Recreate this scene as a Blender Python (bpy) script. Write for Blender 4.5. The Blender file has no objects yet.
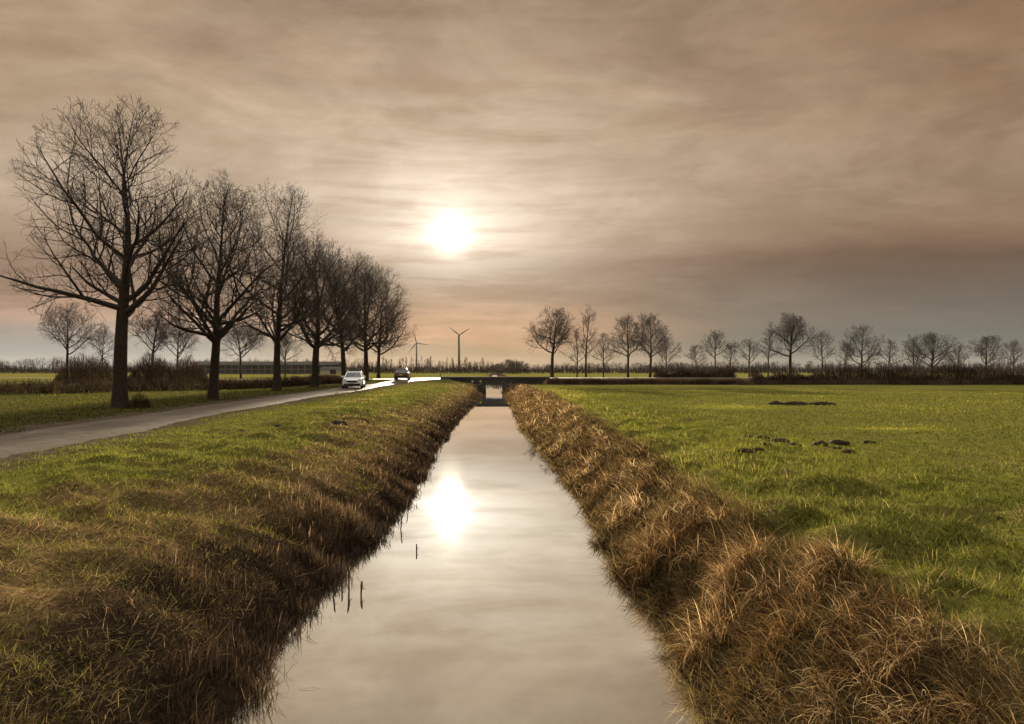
import bpy, math, random
import numpy as np
from mathutils import Vector, Matrix
PI = math.pi
R = math.radians
sc = bpy.context.scene
COL = sc.collection
rng = np.random.default_rng(11)

# ------------------------------------------------------------------ helpers
def tag(o, label=None, cat=None, group=None, kind=None):
    if label: o['label'] = label
    if cat: o['category'] = cat
    if group: o['group'] = group
    if kind: o['kind'] = kind
    return o

def empty(name, loc, rz=0.0):
    o = bpy.data.objects.new(name, None)
    o.empty_display_size = .3
    COL.objects.link(o)
    o.location = loc
    o.rotation_euler = (0, 0, rz)
    return o

def link(name, me, mat, parent=None):
    o = bpy.data.objects.new(name, me)
    COL.objects.link(o)
    if mat is not None and len(me.materials) == 0:
        me.materials.append(mat)
    if parent is not None: o.parent = parent
    return o

def np_mesh(name, V, quads=None, tris=None, attrs=None, smooth=False):
    """fast mesh from numpy arrays; attrs = {name: per-vertex float array}"""
    me = bpy.data.meshes.new(name)
    V = np.asarray(V, dtype=np.float32).reshape(-1, 3)
    me.vertices.add(len(V)); me.vertices.foreach_set('co', V.ravel())
    q = np.zeros((0, 4), int) if quads is None else np.asarray(quads, dtype=np.int32).reshape(-1, 4)
    t = np.zeros((0, 3), int) if tris is None else np.asarray(tris, dtype=np.int32).reshape(-1, 3)
    loops = np.concatenate([q.ravel(), t.ravel()]).astype(np.int32)
    me.loops.add(len(loops)); me.loops.foreach_set('vertex_index', loops)
    starts = np.concatenate([np.arange(len(q)) * 4, len(q) * 4 + np.arange(len(t)) * 3]).astype(np.int32)
    me.polygons.add(len(starts)); me.polygons.foreach_set('loop_start', starts)
    if smooth: me.polygons.foreach_set('use_smooth', np.ones(len(starts), dtype=bool))
    if attrs:
        for k, v in attrs.items():
            a = me.attributes.new(k, 'FLOAT', 'POINT')
            a.data.foreach_set('value', np.asarray(v, dtype=np.float32).ravel())
    me.update(calc_edges=True)
    return me

class MB:
    """collects boxes, tubes and prisms into one mesh"""
    def __init__(s): s.v = []; s.f = []
    def box(s, x0, x1, y0, y1, z0, z1):
        n = len(s.v)
        s.v += [(x0,y0,z0),(x1,y0,z0),(x1,y1,z0),(x0,y1,z0),(x0,y0,z1),(x1,y0,z1),(x1,y1,z1),(x0,y1,z1)]
        s.f += [tuple(n+i for i in f) for f in ((0,3,2,1),(4,5,6,7),(0,1,5,4),(1,2,6,5),(2,3,7,6),(3,0,4,7))]
        return s
    def tube(s, p0, p1, r0, r1, n=8):
        p0 = Vector(p0); p1 = Vector(p1); d = (p1-p0).normalized()
        a = d.orthogonal().normalized(); b = d.cross(a); k = len(s.v)
        for p, r in ((p0, r0), (p1, r1)):
            for i in range(n):
                t = 2*PI*i/n
                s.v.append(tuple(p + (a*math.cos(t)+b*math.sin(t))*r))
        for i in range(n):
            j = (i+1) % n
            s.f.append((k+i, k+j, k+n+j, k+n+i))
        s.f.append(tuple(k+i for i in range(n))[::-1]); s.f.append(tuple(k+n+i for i in range(n)))
        return s
    def rings(s, rings, cap=True):
        """loft a list of equal-length vertex rings"""
        k = len(s.v); n = len(rings[0])
        for r in rings: s.v += [tuple(p) for p in r]
        for a in range(len(rings)-1):
            for i in range(n):
                j = (i+1) % n
                s.f.append((k+a*n+i, k+a*n+j, k+(a+1)*n+j, k+(a+1)*n+i))
        if cap:
            s.f.append(tuple(k+i for i in range(n))[::-1])
            s.f.append(tuple(k+(len(rings)-1)*n+i for i in range(n)))
        return s
    def poly(s, pts):
        k = len(s.v); s.v += [tuple(p) for p in pts]; s.f.append(tuple(range(k, k+len(pts)))); return s
    def build(s, name, mat, parent=None, smooth=False, bevel=0):
        me = bpy.data.meshes.new(name); me.from_pydata(s.v, [], s.f); me.update()
        if smooth:
            for p in me.polygons: p.use_smooth = True
        o = link(name, me, mat, parent)
        if bevel:
            m = o.modifiers.new('bevel', 'BEVEL'); m.width = bevel; m.segments = 2
        return o

# value noise on numpy arrays, ~[-1, 1]
def vn(x, y, scale, seed=0):
    x = np.asarray(x, float)/scale; y = np.asarray(y, float)/scale
    xi = np.floor(x).astype(np.int64); yi = np.floor(y).astype(np.int64)
    fx = x-xi; fy = y-yi
    fx = fx*fx*(3-2*fx); fy = fy*fy*(3-2*fy)
    def h(a, b):
        n = (a*374761393 + b*668265263 + seed*974711) & 0x7fffffff
        n = ((n ^ (n >> 13))*1274126177) & 0x7fffffff
        n = n ^ (n >> 16)
        return (n & 0xffff)/32767.5 - 1
    a = h(xi, yi)*(1-fx) + h(xi+1, yi)*fx
    b = h(xi, yi+1)*(1-fx) + h(xi+1, yi+1)*fx
    return a*(1-fy) + b*fy

def sstep(a, b, x):
    t = np.clip((np.asarray(x, float)-a)/(b-a), 0, 1)
    return t*t*(3-2*t)

# ------------------------------------------------------------------ node materials
def lin(r, g, b):
    f = lambda c: (c/255/12.92) if c/255 <= .04045 else ((c/255+.055)/1.055)**2.4
    return (f(r), f(g), f(b), 1)

class NT:
    def __init__(s, tree): s.t = tree; s.n = tree.nodes; s.l = tree.links; s.n.clear()
    def add(s, typ, **kw):
        nd = s.n.new(typ)
        for k, v in kw.items(): setattr(nd, k, v)
        return nd
    def set(s, sock, v):
        if hasattr(v, 'is_output'): s.l.new(v, sock)
        elif v is not None: sock.default_value = v
    def m(s, op, a, b=None, c=None, clamp=False):
        nd = s.add('ShaderNodeMath', operation=op, use_clamp=clamp)
        for i, v in enumerate((a, b, c)):
            if v is not None: s.set(nd.inputs[i], v)
        return nd.outputs[0]
    def mix(s, f, a, b, blend='MIX'):
        nd = s.add('ShaderNodeMix', data_type='RGBA', blend_type=blend)
        s.set(nd.inputs[0], f); s.set(nd.inputs[6], a); s.set(nd.inputs[7], b)
        return nd.outputs[2]
    def noise(s, vec, scale, detail=4, rough=.55, dist=0):
        nd = s.add('ShaderNodeTexNoise')
        if vec is not None: s.l.new(vec, nd.inputs['Vector'])
        nd.inputs['Scale'].default_value = scale; nd.inputs['Detail'].default_value = detail
        nd.inputs['Roughness'].default_value = rough; nd.inputs['Distortion'].default_value = dist
        return nd.outputs['Fac']
    def ramp(s, fac, stops, interp='LINEAR'):
        nd = s.add('ShaderNodeValToRGB'); cr = nd.color_ramp; cr.interpolation = interp
        while len(cr.elements) > 1: cr.elements.remove(cr.elements[-1])
        for i, (p, c) in enumerate(stops):
            e = cr.elements[0] if i == 0 else cr.elements.new(p)
            e.position = p; e.color = c
        s.set(nd.inputs[0], fac)
        return nd.outputs[0]
    def maprange(s, v, a, b, c=0, d=1, smooth=False):
        nd = s.add('ShaderNodeMapRange', interpolation_type='SMOOTHSTEP' if smooth else 'LINEAR')
        s.set(nd.inputs[0], v)
        for i, x in enumerate((a, b, c, d)): nd.inputs[1+i].default_value = x
        return nd.outputs[0]
    def attr(s, name):
        return s.add('ShaderNodeAttribute', attribute_name=name).outputs['Fac']

def newmat(name):
    m = bpy.data.materials.new(name); m.use_nodes = True
    nt = NT(m.node_tree)
    nt.out = nt.add('ShaderNodeOutputMaterial')
    return m, nt

def simple(name, col, rough=.7, var=.25, scale=3.0, metal=0, spec=.3, bump=0, coat=0):
    m, nt = newmat(name)
    tc = nt.add('ShaderNodeTexCoord').outputs['Object']
    n = nt.noise(tc, scale, 5)
    c = nt.mix(nt.maprange(n, .3, .7), tuple(x*(1-var) for x in col[:3])+(1,), tuple(min(1, x*(1+var)) for x in col[:3])+(1,))
    p = nt.add('ShaderNodeBsdfPrincipled')
    nt.set(p.inputs['Base Color'], c); p.inputs['Roughness'].default_value = rough
    p.inputs['Metallic'].default_value = metal; p.inputs['Specular IOR Level'].default_value = spec
    p.inputs['Coat Weight'].default_value = coat
    if bump:
        b = nt.add('ShaderNodeBump'); b.inputs['Strength'].default_value = bump; b.inputs['Distance'].default_value = .03
        nt.l.new(nt.noise(tc, scale*4, 5), b.inputs['Height']); nt.l.new(b.outputs[0], p.inputs['Normal'])
    nt.l.new(p.outputs[0], nt.out.inputs[0])
    return m

def blade_mat(name, stops, transl=.45):
    """thin leaves: colour by the per-blade 'tint', light passes through"""
    m, nt = newmat(name)
    c = nt.ramp(nt.attr('tint'), stops)
    d = nt.add('ShaderNodeBsdfDiffuse'); t = nt.add('ShaderNodeBsdfTranslucent')
    nt.l.new(c, d.inputs[0]); nt.l.new(c, t.inputs[0])
    mx = nt.add('ShaderNodeMixShader'); mx.inputs[0].default_value = transl
    nt.l.new(d.outputs[0], mx.inputs[1]); nt.l.new(t.outputs[0], mx.inputs[2])
    nt.l.new(mx.outputs[0], nt.out.inputs[0])
    return m

def C4(*c): return (c[0], c[1], c[2], 1)

# ------------------------------------------------------------------ the lie of the land
H_EYE = 1.7
F = 700.0
def px(x, d): return (x-512)*d/F           # lateral metres of a thing d metres away

_ly = [-40, 6.95, 8.3, 9.95, 12.45, 16.1, 25, 41.4, 55, 75, 93, 160, 400]
_lx = [-2.40, -2.42, -2.38, -2.40, -2.36, -2.34, -2.79, -3.2, -3.25, -3.5, -3.75, -5.4, -11.2]
_ry = [-40, 6.9, 7.7, 8.9, 9.6, 10.9, 12.2, 13.8, 19.9, 33.3, 55, 75, 93, 160, 400]
_rx = [1.62, 1.62, 1.70, 1.72, 1.45, 1.52, 1.46, 1.55, 1.31, .55, .05, -.6, -1.2, -2.9, -8.7]
def Ledge(y): return np.interp(y, _ly, _lx) + (.10*vn(y*0, y, .9, 5)+.09*vn(y*0, y, .33, 7))*(np.asarray(y) < 40)
def Redge(y): return np.interp(y, _ry, _rx) + (.10*vn(y*0, y, .9, 6)+.07*vn(y*0, y, .3, 8))*(np.asarray(y) < 40)
XC = -2.45                                  # middle of the canal at the bridge
BY0, BY1 = 93.0, 97.8                       # bridge, front and back face
MAIN = np.array([(-9.5,-30),(-10.6,0),(-11.6,16),(-12.6,26),(-13.35,36),(-14.0,50),(-14.5,66),(-14.5,80),(-13.6,88),(-11.2,92.8),(-7.5,95.0)], float)
CROSS = np.array([(-260,230),(-120,160),(-60,126),(-32,108),(-18,99.5),(-9,96.0),(-2.45,95.4),(10,95.6),(60,97),(200,99),(400,110)], float)

def poly_dist(x, y, P):
    x = np.asarray(x, float); y = np.asarray(y, float)
    best = np.full(x.shape, 1e9); side = np.zeros(x.shape)
    for (ax, ay), (bx, by) in zip(P[:-1], P[1:]):
        dx, dy = bx-ax, by-ay; L2 = dx*dx+dy*dy
        t = np.clip(((x-ax)*dx+(y-ay)*dy)/L2, 0, 1)
        qx, qy = ax+t*dx, ay+t*dy
        d = np.hypot(x-qx, y-qy)
        sgn = np.where(dx*(y-ay)-dy*(x-ax) > 0, 1, -1)
        side = np.where(d < best, sgn, side); best = np.minimum(best, d)
    return best, side

def z_main(y): return np.interp(y, [-40, 60, 80, 95], [0, 0, .1, .55])
def z_cross(x): return np.interp(x, [-260, -60, -25, -9, 20, 200, 400], [0, .0, .25, .58, .60, .5, .2])

def land(x, y, bumps=True):
    x = np.asarray(x, float); y = np.asarray(y, float)
    z = np.where(x > 0, -.2*sstep(25, 85, y), 0.0)
    far = sstep(100, 140, y)
    z = z*(1-far)
    # cross road on its low bank
    dc, side = poly_dist(x, y, CROSS)
    near_bridge = (1-sstep(6.2, 7.4, np.abs(x-XC)))
    w = np.where(side < 0, 2.6*(1-near_bridge)+.25*near_bridge, 3.0)
    h = z_cross(x)
    k = 1-sstep(0, 1, (dc-2.3)/w)
    z = z*(1-k)+h*k
    # main road
    dm, _ = poly_dist(x, y, MAIN)
    k = 1-sstep(1.7, 3.6, dm)
    z = np.where(dc > 3.5, z*(1-k)+np.maximum(z_main(y), z*0)*k, z)
    if bumps:
        dist = np.hypot(x, y)
        fade = 1/(1+(dist/60)**2)
        offroad = sstep(1.1, 1.8, dm)*sstep(2.0, 3.0, dc)
        rough = .022+.085*sstep(-10.5, -6, x)*(x < 0)+.085*(1-sstep(4.0, 8.5, x))*(x > 0)
        z = z+offroad*fade*rough*(vn(x, y, .55, 1)+.7*vn(x, y, 1.3, 2)+.5*vn(x, y, .27, 3))
        z = z+offroad*.05*vn(x, y, 9, 4)*sstep(4, 12, np.abs(x))
    # the canal cut
    top = z
    ll, rr = Ledge(y), Redge(y)
    narrow = 1-.55*sstep(84, 92, y)*(1-sstep(99, 107, y))
    sl = (ll-x)/narrow
    pl = np.interp(sl, [-3, -1, 0, .5, 1.4, 2.6, 4.2], [-2.0, -1.75, -1.25, -.86, -.44, -.16, 0])
    T = np.maximum(2.75-rr, 1.0)
    T = np.where(y > 60, np.minimum(T, 2.6), T)*narrow
    sr = (x-rr)/T
    pr = np.interp(sr, [-3, -1, 0, .35, .75, 1.0, 1.5], [-2.0, -1.7, -1.25, -.82, -.28, -.07, 0])
    p = np.where(x < (ll+rr)/2, pl, pr)
    z = np.where(p > -1.25, top+p*(top+1.25)/1.25, p)
    # clearance below the bridge deck
    ub = (np.abs(x-XC) < 6.9) & (y > BY0-.1) & (y < BY1+.1)
    z = np.where(ub, np.minimum(z, -.45), z)
    return z

def land1(x, y): return float(land(np.array([x]), np.array([y]))[0])

def axis(*segs):
    out = []
    for a, b, st in segs: out += list(np.arange(a, b, st))
    return np.array(out)
def geo(a, b, st, grow):
    out = []; v = a
    while v < b: out.append(v); v += st; st *= grow
    return np.array(out)

ys = np.concatenate([axis((-40, 2, 1.5), (2, 16, .13), (16, 30, .24), (30, 60, .5), (60, 90, .9), (90, 102, .3), (102, 130, 1.5)), geo(130, 4200, 3, 1.09)])
xs = np.concatenate([-geo(30, 4200, 2, 1.11)[::-1], axis((-29.5, -16, .6), (-16, -9, .3), (-9, 7, .13), (7, 16, .3), (16, 42, .8)), geo(42, 4200, 2, 1.11)])
GX, GY = np.meshgrid(xs, ys)
GZ = land(GX, GY)
ll, rr = Ledge(GY), Redge(GY)
dm, dms = poly_dist(GX, GY, MAIN); dc, dcs = poly_dist(GX, GY, CROSS)

def zones(x, y):
    """0..1 masks of what grows where: dry straw, dark wet bank with painted tuft-gap shade, muddy ground"""
    ll, rr = Ledge(y), Redge(y)
    n = vn(x, y, 1.1, 21)*.6+vn(x, y, .4, 22)*.35+vn(x, y, 3.2, 23)*.5
    sl = ll-x
    edge = np.interp(y, [0, 10, 30, 60, 93], [4.0, 3.5, 2.5, 1.8, 1.4])
    dry_l = (1-sstep(-.7, .9, sl-edge+n*1.1))*(sl > -.2)
    da = np.interp(y, [0, 7, 14, 40], [1.5, 1.2, .55, .3])
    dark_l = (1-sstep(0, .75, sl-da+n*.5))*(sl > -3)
    sr = x-np.maximum(2.75-.0*y, rr+1.0)
    sr = np.where(y > 60, x-(rr+2.6), sr)
    dry_r = (1-sstep(-.2, .9, sr+n*.55))*(x > rr-.3)
    dark_r = np.maximum((1-sstep(.0, .35, x-rr+n*.1)), .8*(1-sstep(-.5, .1, sr+n*.3)))*(x > rr-3)  # slope term paints the shade between tufts; only the water edge is wet
    mid = (ll+rr)/2
    dry = np.where(x < mid, dry_l, dry_r); dark = np.where(x < mid, dark_l, dark_r)
    return np.clip(dry, 0, 1), np.clip(dark, 0, 1)
dry, dark = zones(GX, GY)
mud_shade = (1-sstep(1.85, 2.9, dm+.35*vn(GX, GY, .8, 31)+.25*vn(GX, GY, 2.5, 32)))*(dm < 5)  # verge mud, widened to paint the shadow of the grass edge as well
mud_shade = np.maximum(mud_shade, (1-sstep(2.2, 2.8, dc))*.7)
# reed-brown face of the bank below the cross road, on the meadow side
brown = (GX > 1.5)*(1-sstep(4.8, 6.2, dc+.8*vn(GX, GY, 3, 33)))*(dcs < 0)
dry = np.maximum(dry, brown)
ell = lambda cx, cy, a, b: np.exp(-(((GX-cx)/a)**2+((GY-cy)/b)**2))
lush = ell(px(730, 32), 32, 2.0, 1.6)+ell(px(895, 20.3), 20.3, 1.6, .6)+.8*ell(3.4, 48, 2.0, 28)+.6*ell(6, 16, 1.5, 5)
tree_shade = (dms > 0)*sstep(1.6, 2.4, dm)*(GX < -10)*(GX > -60)*(GY < 92)  # shade of the roadside trees, painted into the ground colour
hn, wn = GX.shape
idx = np.arange(hn*wn).reshape(hn, wn)
Q = np.stack([idx[:-1, :-1], idx[:-1, 1:], idx[1:, 1:], idx[1:, :-1]], -1)

m, nt = newmat('meadow_ground')
pos = nt.add('ShaderNodeNewGeometry').outputs['Position']
n1 = nt.noise(pos, .35, 6); n2 = nt.noise(pos, 2.2, 6, .65); n3 = nt.noise(pos, 14, 5, .7)
sepp = nt.add('ShaderNodeSeparateXYZ'); nt.l.new(pos, sepp.inputs[0])
cmb = nt.add('ShaderNodeCombineXYZ'); nt.l.new(nt.m('MULTIPLY', sepp.outputs[0], .12), cmb.inputs[0]); nt.l.new(sepp.outputs[1], cmb.inputs[1])
nband = nt.noise(cmb.outputs[0], .28, 4, .6)
g = nt.ramp(n2, [(.25, C4(.034, .036, .009)), (.5, C4(.086, .088, .017)), (.75, C4(.140, .132, .024))])
g = nt.mix(nt.maprange(n1, .38, .68), g, nt.mix(.6, g, C4(.10, .082, .026)))
g = nt.mix(nt.m('MULTIPLY', nt.maprange(nband, .45, .65, smooth=True), .45), g, C4(.060, .056, .014))
g = nt.mix(nt.m('MULTIPLY', nt.attr('lush'), .6, clamp=True), g, C4(.20, .20, .022))
# beyond the cross road the fields are yellower
g = nt.mix(nt.m('MULTIPLY', nt.maprange(sepp.outputs[1], 105, 130), .7), g, C4(.115, .108, .022))
d_ = nt.ramp(n3, [(.2, C4(.035, .022, .011)), (.5, C4(.095, .062, .029)), (.8, C4(.19, .13, .062))])
d_ = nt.mix(nt.m('MULTIPLY', nt.maprange(n2, .45, .7), .45), d_, C4(.10, .085, .025))
g = nt.mix(nt.m('MULTIPLY', nt.maprange(nt.noise(pos, 1.1, 6, .7), .50, .66, smooth=True), .65), g, C4(.105, .072, .032))
c = nt.mix(nt.attr('dry'), g, d_)
c = nt.mix(nt.m('MULTIPLY', nt.attr('tree_shade'), nt.maprange(n2, .3, .6, .45, .85)), c, C4(.042, .036, .014))
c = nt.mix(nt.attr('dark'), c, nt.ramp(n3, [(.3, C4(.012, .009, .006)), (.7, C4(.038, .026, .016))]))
mudc = nt.ramp(n3, [(.25, C4(.035, .027, .019)), (.75, C4(.105, .082, .058))])
c = nt.mix(nt.attr('mud_shade'), c, mudc)
p = nt.add('ShaderNodeBsdfDiffuse'); nt.set(p.inputs['Color'], c)
b = nt.add('ShaderNodeBump'); b.inputs['Strength'].default_value = .8; b.inputs['Distance'].default_value = .06
nt.l.new(nt.m('ADD', n3, nt.m('MULTIPLY', n2, 1.5)), b.inputs['Height']); nt.l.new(b.outputs[0], p.inputs['Normal'])
nt.l.new(p.outputs[0], nt.out.inputs[0])
M_GROUND = m
ground = link('ground', np_mesh('ground', np.stack([GX, GY, GZ], -1), Q, attrs=dict(dry=dry, dark=dark, mud_shade=mud_shade, lush=lush, tree_shade=tree_shade), smooth=True), m)
tag(ground, kind='structure')

# ------------------------------------------------------------------ water
m, nt = newmat('still_water')
pos = nt.add('ShaderNodeNewGeometry').outputs['Position']
cmb = nt.add('ShaderNodeMapping'); nt.l.new(pos, cmb.inputs[0]); cmb.inputs['Scale'].default_value = (1, .35, 1)
nz = nt.noise(cmb.outputs[0], 2.2, 3, .5)
b = nt.add('ShaderNodeBump'); b.inputs['Strength'].default_value = .011; b.inputs['Distance'].default_value = .02
nt.l.new(nz, b.inputs['Height'])
gl = nt.add('ShaderNodeBsdfGlossy'); gl.inputs['Color'].default_value = (.93, .985, 1, 1); gl.inputs['Roughness'].default_value = .012
df = nt.add('ShaderNodeBsdfDiffuse'); df.inputs[0].default_value = (.17, .16, .135, 1)
nt.l.new(b.outputs[0], gl.inputs['Normal'])
lw = nt.add('ShaderNodeLayerWeight'); lw.inputs[0].default_value = .5
fac = nt.maprange(lw.outputs['Facing'], 0, .60, .25, .97)
mx = nt.add('ShaderNodeMixShader'); nt.l.new(fac, mx.inputs[0]); nt.l.new(df.outputs[0], mx.inputs[1]); nt.l.new(gl.outputs[0], mx.inputs[2])
nt.l.new(mx.outputs[0], nt.out.inputs[0])
wy = np.concatenate([np.arange(-40, 100, 2.0), np.arange(100, 401, 10.0)])
WL, WR = np.interp(wy, _ly, _lx)-.9, np.interp(wy, _ry, _rx)+.9
V = np.stack([np.stack([WL, wy, wy*0-1.2], -1), np.stack([WR, wy, wy*0-1.2], -1)], 1)
ii = np.arange(len(wy)-1)*2
tag(link('canal_water', np_mesh('canal_water', V, np.stack([ii, ii+1, ii+3, ii+2], -1)), m), kind='structure')

# ------------------------------------------------------------------ roads
m, nt = newmat('worn_asphalt')
pos = nt.add('ShaderNodeNewGeometry').outputs['Position']
n1 = nt.noise(pos, .8, 6, .6); n2 = nt.noise(pos, 40, 4, .7)
ac = nt.attr('across')                                   # 0 at one verge, 1 at the other
trk = nt.m('ADD', nt.m('POWER', 2.718, nt.m('MULTIPLY', nt.m('POWER', nt.m('SUBTRACT', ac, .26), 2), -90)), nt.m('POWER', 2.718, nt.m('MULTIPLY', nt.m('POWER', nt.m('SUBTRACT', ac, .74), 2), -90)))
c = nt.ramp(n1, [(.3, C4(.080, .062, .046)), (.7, C4(.165, .135, .102))])
c = nt.mix(nt.m('MULTIPLY', trk, .35), c, C4(.20, .17, .135))
c = nt.mix(nt.m('MULTIPLY', nt.maprange(nt.noise(pos, 3.5, 7, .75), .42, .62), .8), c, C4(.070, .052, .036))
c = nt.mix(nt.m('MULTIPLY', nt.maprange(nt.noise(pos, .35, 4, .6), .5, .62, smooth=True), .4), c, C4(.21, .175, .135))
mp = nt.add('ShaderNodeMapping'); nt.l.new(pos, mp.inputs[0]); mp.inputs['Rotation'].default_value = (0, 0, -.09); mp.inputs['Scale'].default_value = (3.2, .22, 1)
c = nt.mix(nt.maprange(nt.noise(mp.outputs[0], 1.6, 6, .7), .44, .66, 0, .75), c, C4(.052, .040, .028))
vo = nt.add('ShaderNodeTexVoronoi', feature='DISTANCE_TO_EDGE'); vo.inputs['Scale'].default_value = .55
wp = nt.add('ShaderNodeVectorMath', operation='ADD'); nt.l.new(pos, wp.inputs[0]); nz2 = nt.add('ShaderNodeTexNoise'); nz2.inputs['Scale'].default_value = 1.5; nt.l.new(pos, nz2.inputs['Vector']); nt.l.new(nz2.outputs['Color'], wp.inputs[1]); nt.l.new(wp.outputs[0], vo.inputs['Vector'])
c = nt.mix(nt.maprange(vo.outputs['Distance'], .0, .035, .8, 0), c, C4(.03, .024, .018))
c = nt.mix(nt.m('MULTIPLY', n2, .6), c, C4(.05, .04, .03))
edge = nt.m('ABSOLUTE', nt.m('SUBTRACT', ac, .5))
c = nt.mix(nt.maprange(nt.m('ADD', edge, nt.m('MULTIPLY', n1, .16)), .42, .54, 0, .9), c, C4(.058, .044, .028))
p = nt.add('ShaderNodeBsdfPrincipled'); nt.set(p.inputs['Base Color'], c)
nt.set(p.inputs['Roughness'], nt.maprange(n1, .3, .7, .5, .75)); p.inputs['Specular IOR Level'].default_value = .06
b = nt.add('ShaderNodeBump'); b.inputs['Strength'].default_value = .6; b.inputs['Distance'].default_value = .01
nt.l.new(n2, b.inputs['Height']); nt.l.new(b.outputs[0], p.inputs['Normal'])
nt.l.new(p.outputs[0], nt.out.inputs[0])
M_ROAD = m

def resample(P, step):
    seg = np.hypot(*np.diff(P, axis=0).T); s = np.concatenate([[0], np.cumsum(seg)])
    # smooth through Catmull-Rom
    out = []
    Pp = np.vstack([2*P[0]-P[1], P, 2*P[-1]-P[-2]])
    for i in range(len(P)-1):
        n = max(2, int(seg[i]/step)); t = np.linspace(0, 1, n, endpoint=False)[:, None]
        a, b_, c_, d = Pp[i], Pp[i+1], Pp[i+2], Pp[i+3]
        out.append(.5*((2*b_)+(-a+c_)*t+(2*a-5*b_+4*c_-d)*t**2+(-a+3*b_-3*c_+d)*t**3))
    out.append(P[-1:]); return np.vstack(out)

def road(name, P, halfw, zf, lift):
    P = resample(P, .5); T = np.gradient(P, axis=0); T /= np.hypot(T[:, 0], T[:, 1])[:, None]
    N = np.stack([-T[:, 1], T[:, 0]], -1); cols = np.linspace(-1, 1, 9)
    wob = 1+.05*vn(P[:, 0], P[:, 1], 3.1, 41)+.05*vn(P[:, 0], P[:, 1], 1.2, 42)
    XY = P[:, None, :]+N[:, None, :]*(cols[None, :, None]*halfw*wob[:, None, None])
    z = zf(XY[..., 0], XY[..., 1])+lift+.035*(1-cols**2)[None, :]-.055*(np.abs(cols)**6)[None, :]
    V = np.concatenate([XY, z[..., None]], -1)
    n, k = XY.shape[:2]; id_ = np.arange(n*k).reshape(n, k)
    q = np.stack([id_[:-1, :-1], id_[1:, :-1], id_[1:, 1:], id_[:-1, 1:]], -1)[:, :, ::-1]
    return tag(link(name, np_mesh(name, V, q, attrs=dict(across=np.broadcast_to((cols+1)/2, (n, k))), smooth=True), M_ROAD), kind='structure')
road('road', MAIN, 1.62, lambda x, y: np.maximum(z_main(y), land(x, y, False)*(y < 85)), .030)
road('crossing_road', CROSS, 2.0, lambda x, y: z_cross(x), .045)

# ------------------------------------------------------------------ blades of grass and twigs as real ribbons
def blades(base, az, lean, length, width, curl, tint, nseg=3, zmin=None):
    """ribbon per blade: starts leaning by 'lean' off vertical towards 'az' and curls over by 'curl'"""
    N = len(base)
    k = (np.arange(nseg)+.5)/nseg
    th = lean[:, None]+curl[:, None]*k[None, :]
    step = (length/nseg)[:, None]
    hx = np.concatenate([np.zeros((N, 1)), np.cumsum(np.sin(th)*step, 1)], 1)
    hz = np.concatenate([np.zeros((N, 1)), np.cumsum(np.cos(th)*step, 1)], 1)
    ca, sa = np.cos(az)[:, None], np.sin(az)[:, None]
    cen = np.stack([base[:, 0:1]+hx*ca, base[:, 1:2]+hx*sa, base[:, 2:3]+hz], -1)
    if zmin is not None: cen[..., 2] = np.maximum(cen[..., 2], zmin)
    tw = rng.uniform(-.9, .9, N)
    wv = np.stack([-np.sin(az+tw), np.cos(az+tw), np.zeros(N)], -1)[:, None, :]
    tt = np.arange(nseg)/nseg
    wd = (width[:, None]*(1-.55*tt[None, :])*.5)[..., None]
    Lf, Rt = cen[:, :-1]-wv*wd, cen[:, :-1]+wv*wd
    V = np.concatenate([np.stack([Lf, Rt], 2).reshape(N, -1, 3), cen[:, -1:]], 1)
    nv = 2*nseg+1; o = (np.arange(N)*nv)[:, None]
    q = np.concatenate([np.stack([o+2*i, o+2*i+1, o+2*i+3, o+2*i+2], -1) for i in range(nseg-1)], 1) if nseg > 1 else np.zeros((0, 4), int)
    t = np.stack([o+2*nseg-2, o+2*nseg-1, o+2*nseg], -1)
    return V.reshape(-1, 3), q.reshape(-1, 4), t.reshape(-1, 3), np.repeat(tint, nv)

def blade_obj(name, mat, args, parent=None):
    V, q, t, tint = blades(*args)
    return link(name, np_mesh(name, V, q, t, dict(tint=tint)), mat, parent)

M_TURF = blade_mat('turf', [(0, C4(.032, .036, .009)), (.5, C4(.091, .094, .018)), (.82, C4(.165, .155, .027)), (1, C4(.27, .20, .085))], .5)
M_STRAW = blade_mat('straw', [(0, C4(.020, .012, .006)), (.3, C4(.095, .050, .019)), (.65, C4(.28, .160, .062)), (1, C4(.72, .52, .27))], .4)
M_MAT = blade_mat('matted_straw', [(0, C4(.024, .016, .008)), (.3, C4(.105, .072, .026)), (.65, C4(.29, .205, .080)), (1, C4(.58, .44, .23))], .4)
M_SEDGE = blade_mat('dark_sedge', [(0, C4(.012, .009, .006)), (.4, C4(.055, .036, .022)), (.75, C4(.16, .100, .052)), (1, C4(.36, .25, .13))], .3)

def polar(N, r0, r1, a=62):
    r = np.exp(rng.uniform(math.log(r0), math.log(r1), N)); t = rng.uniform(-R(a), R(a), N)
    return r*np.sin(t), r*np.cos(t), r
U = lambda a, b, n: rng.uniform(a, b, n)

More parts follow.
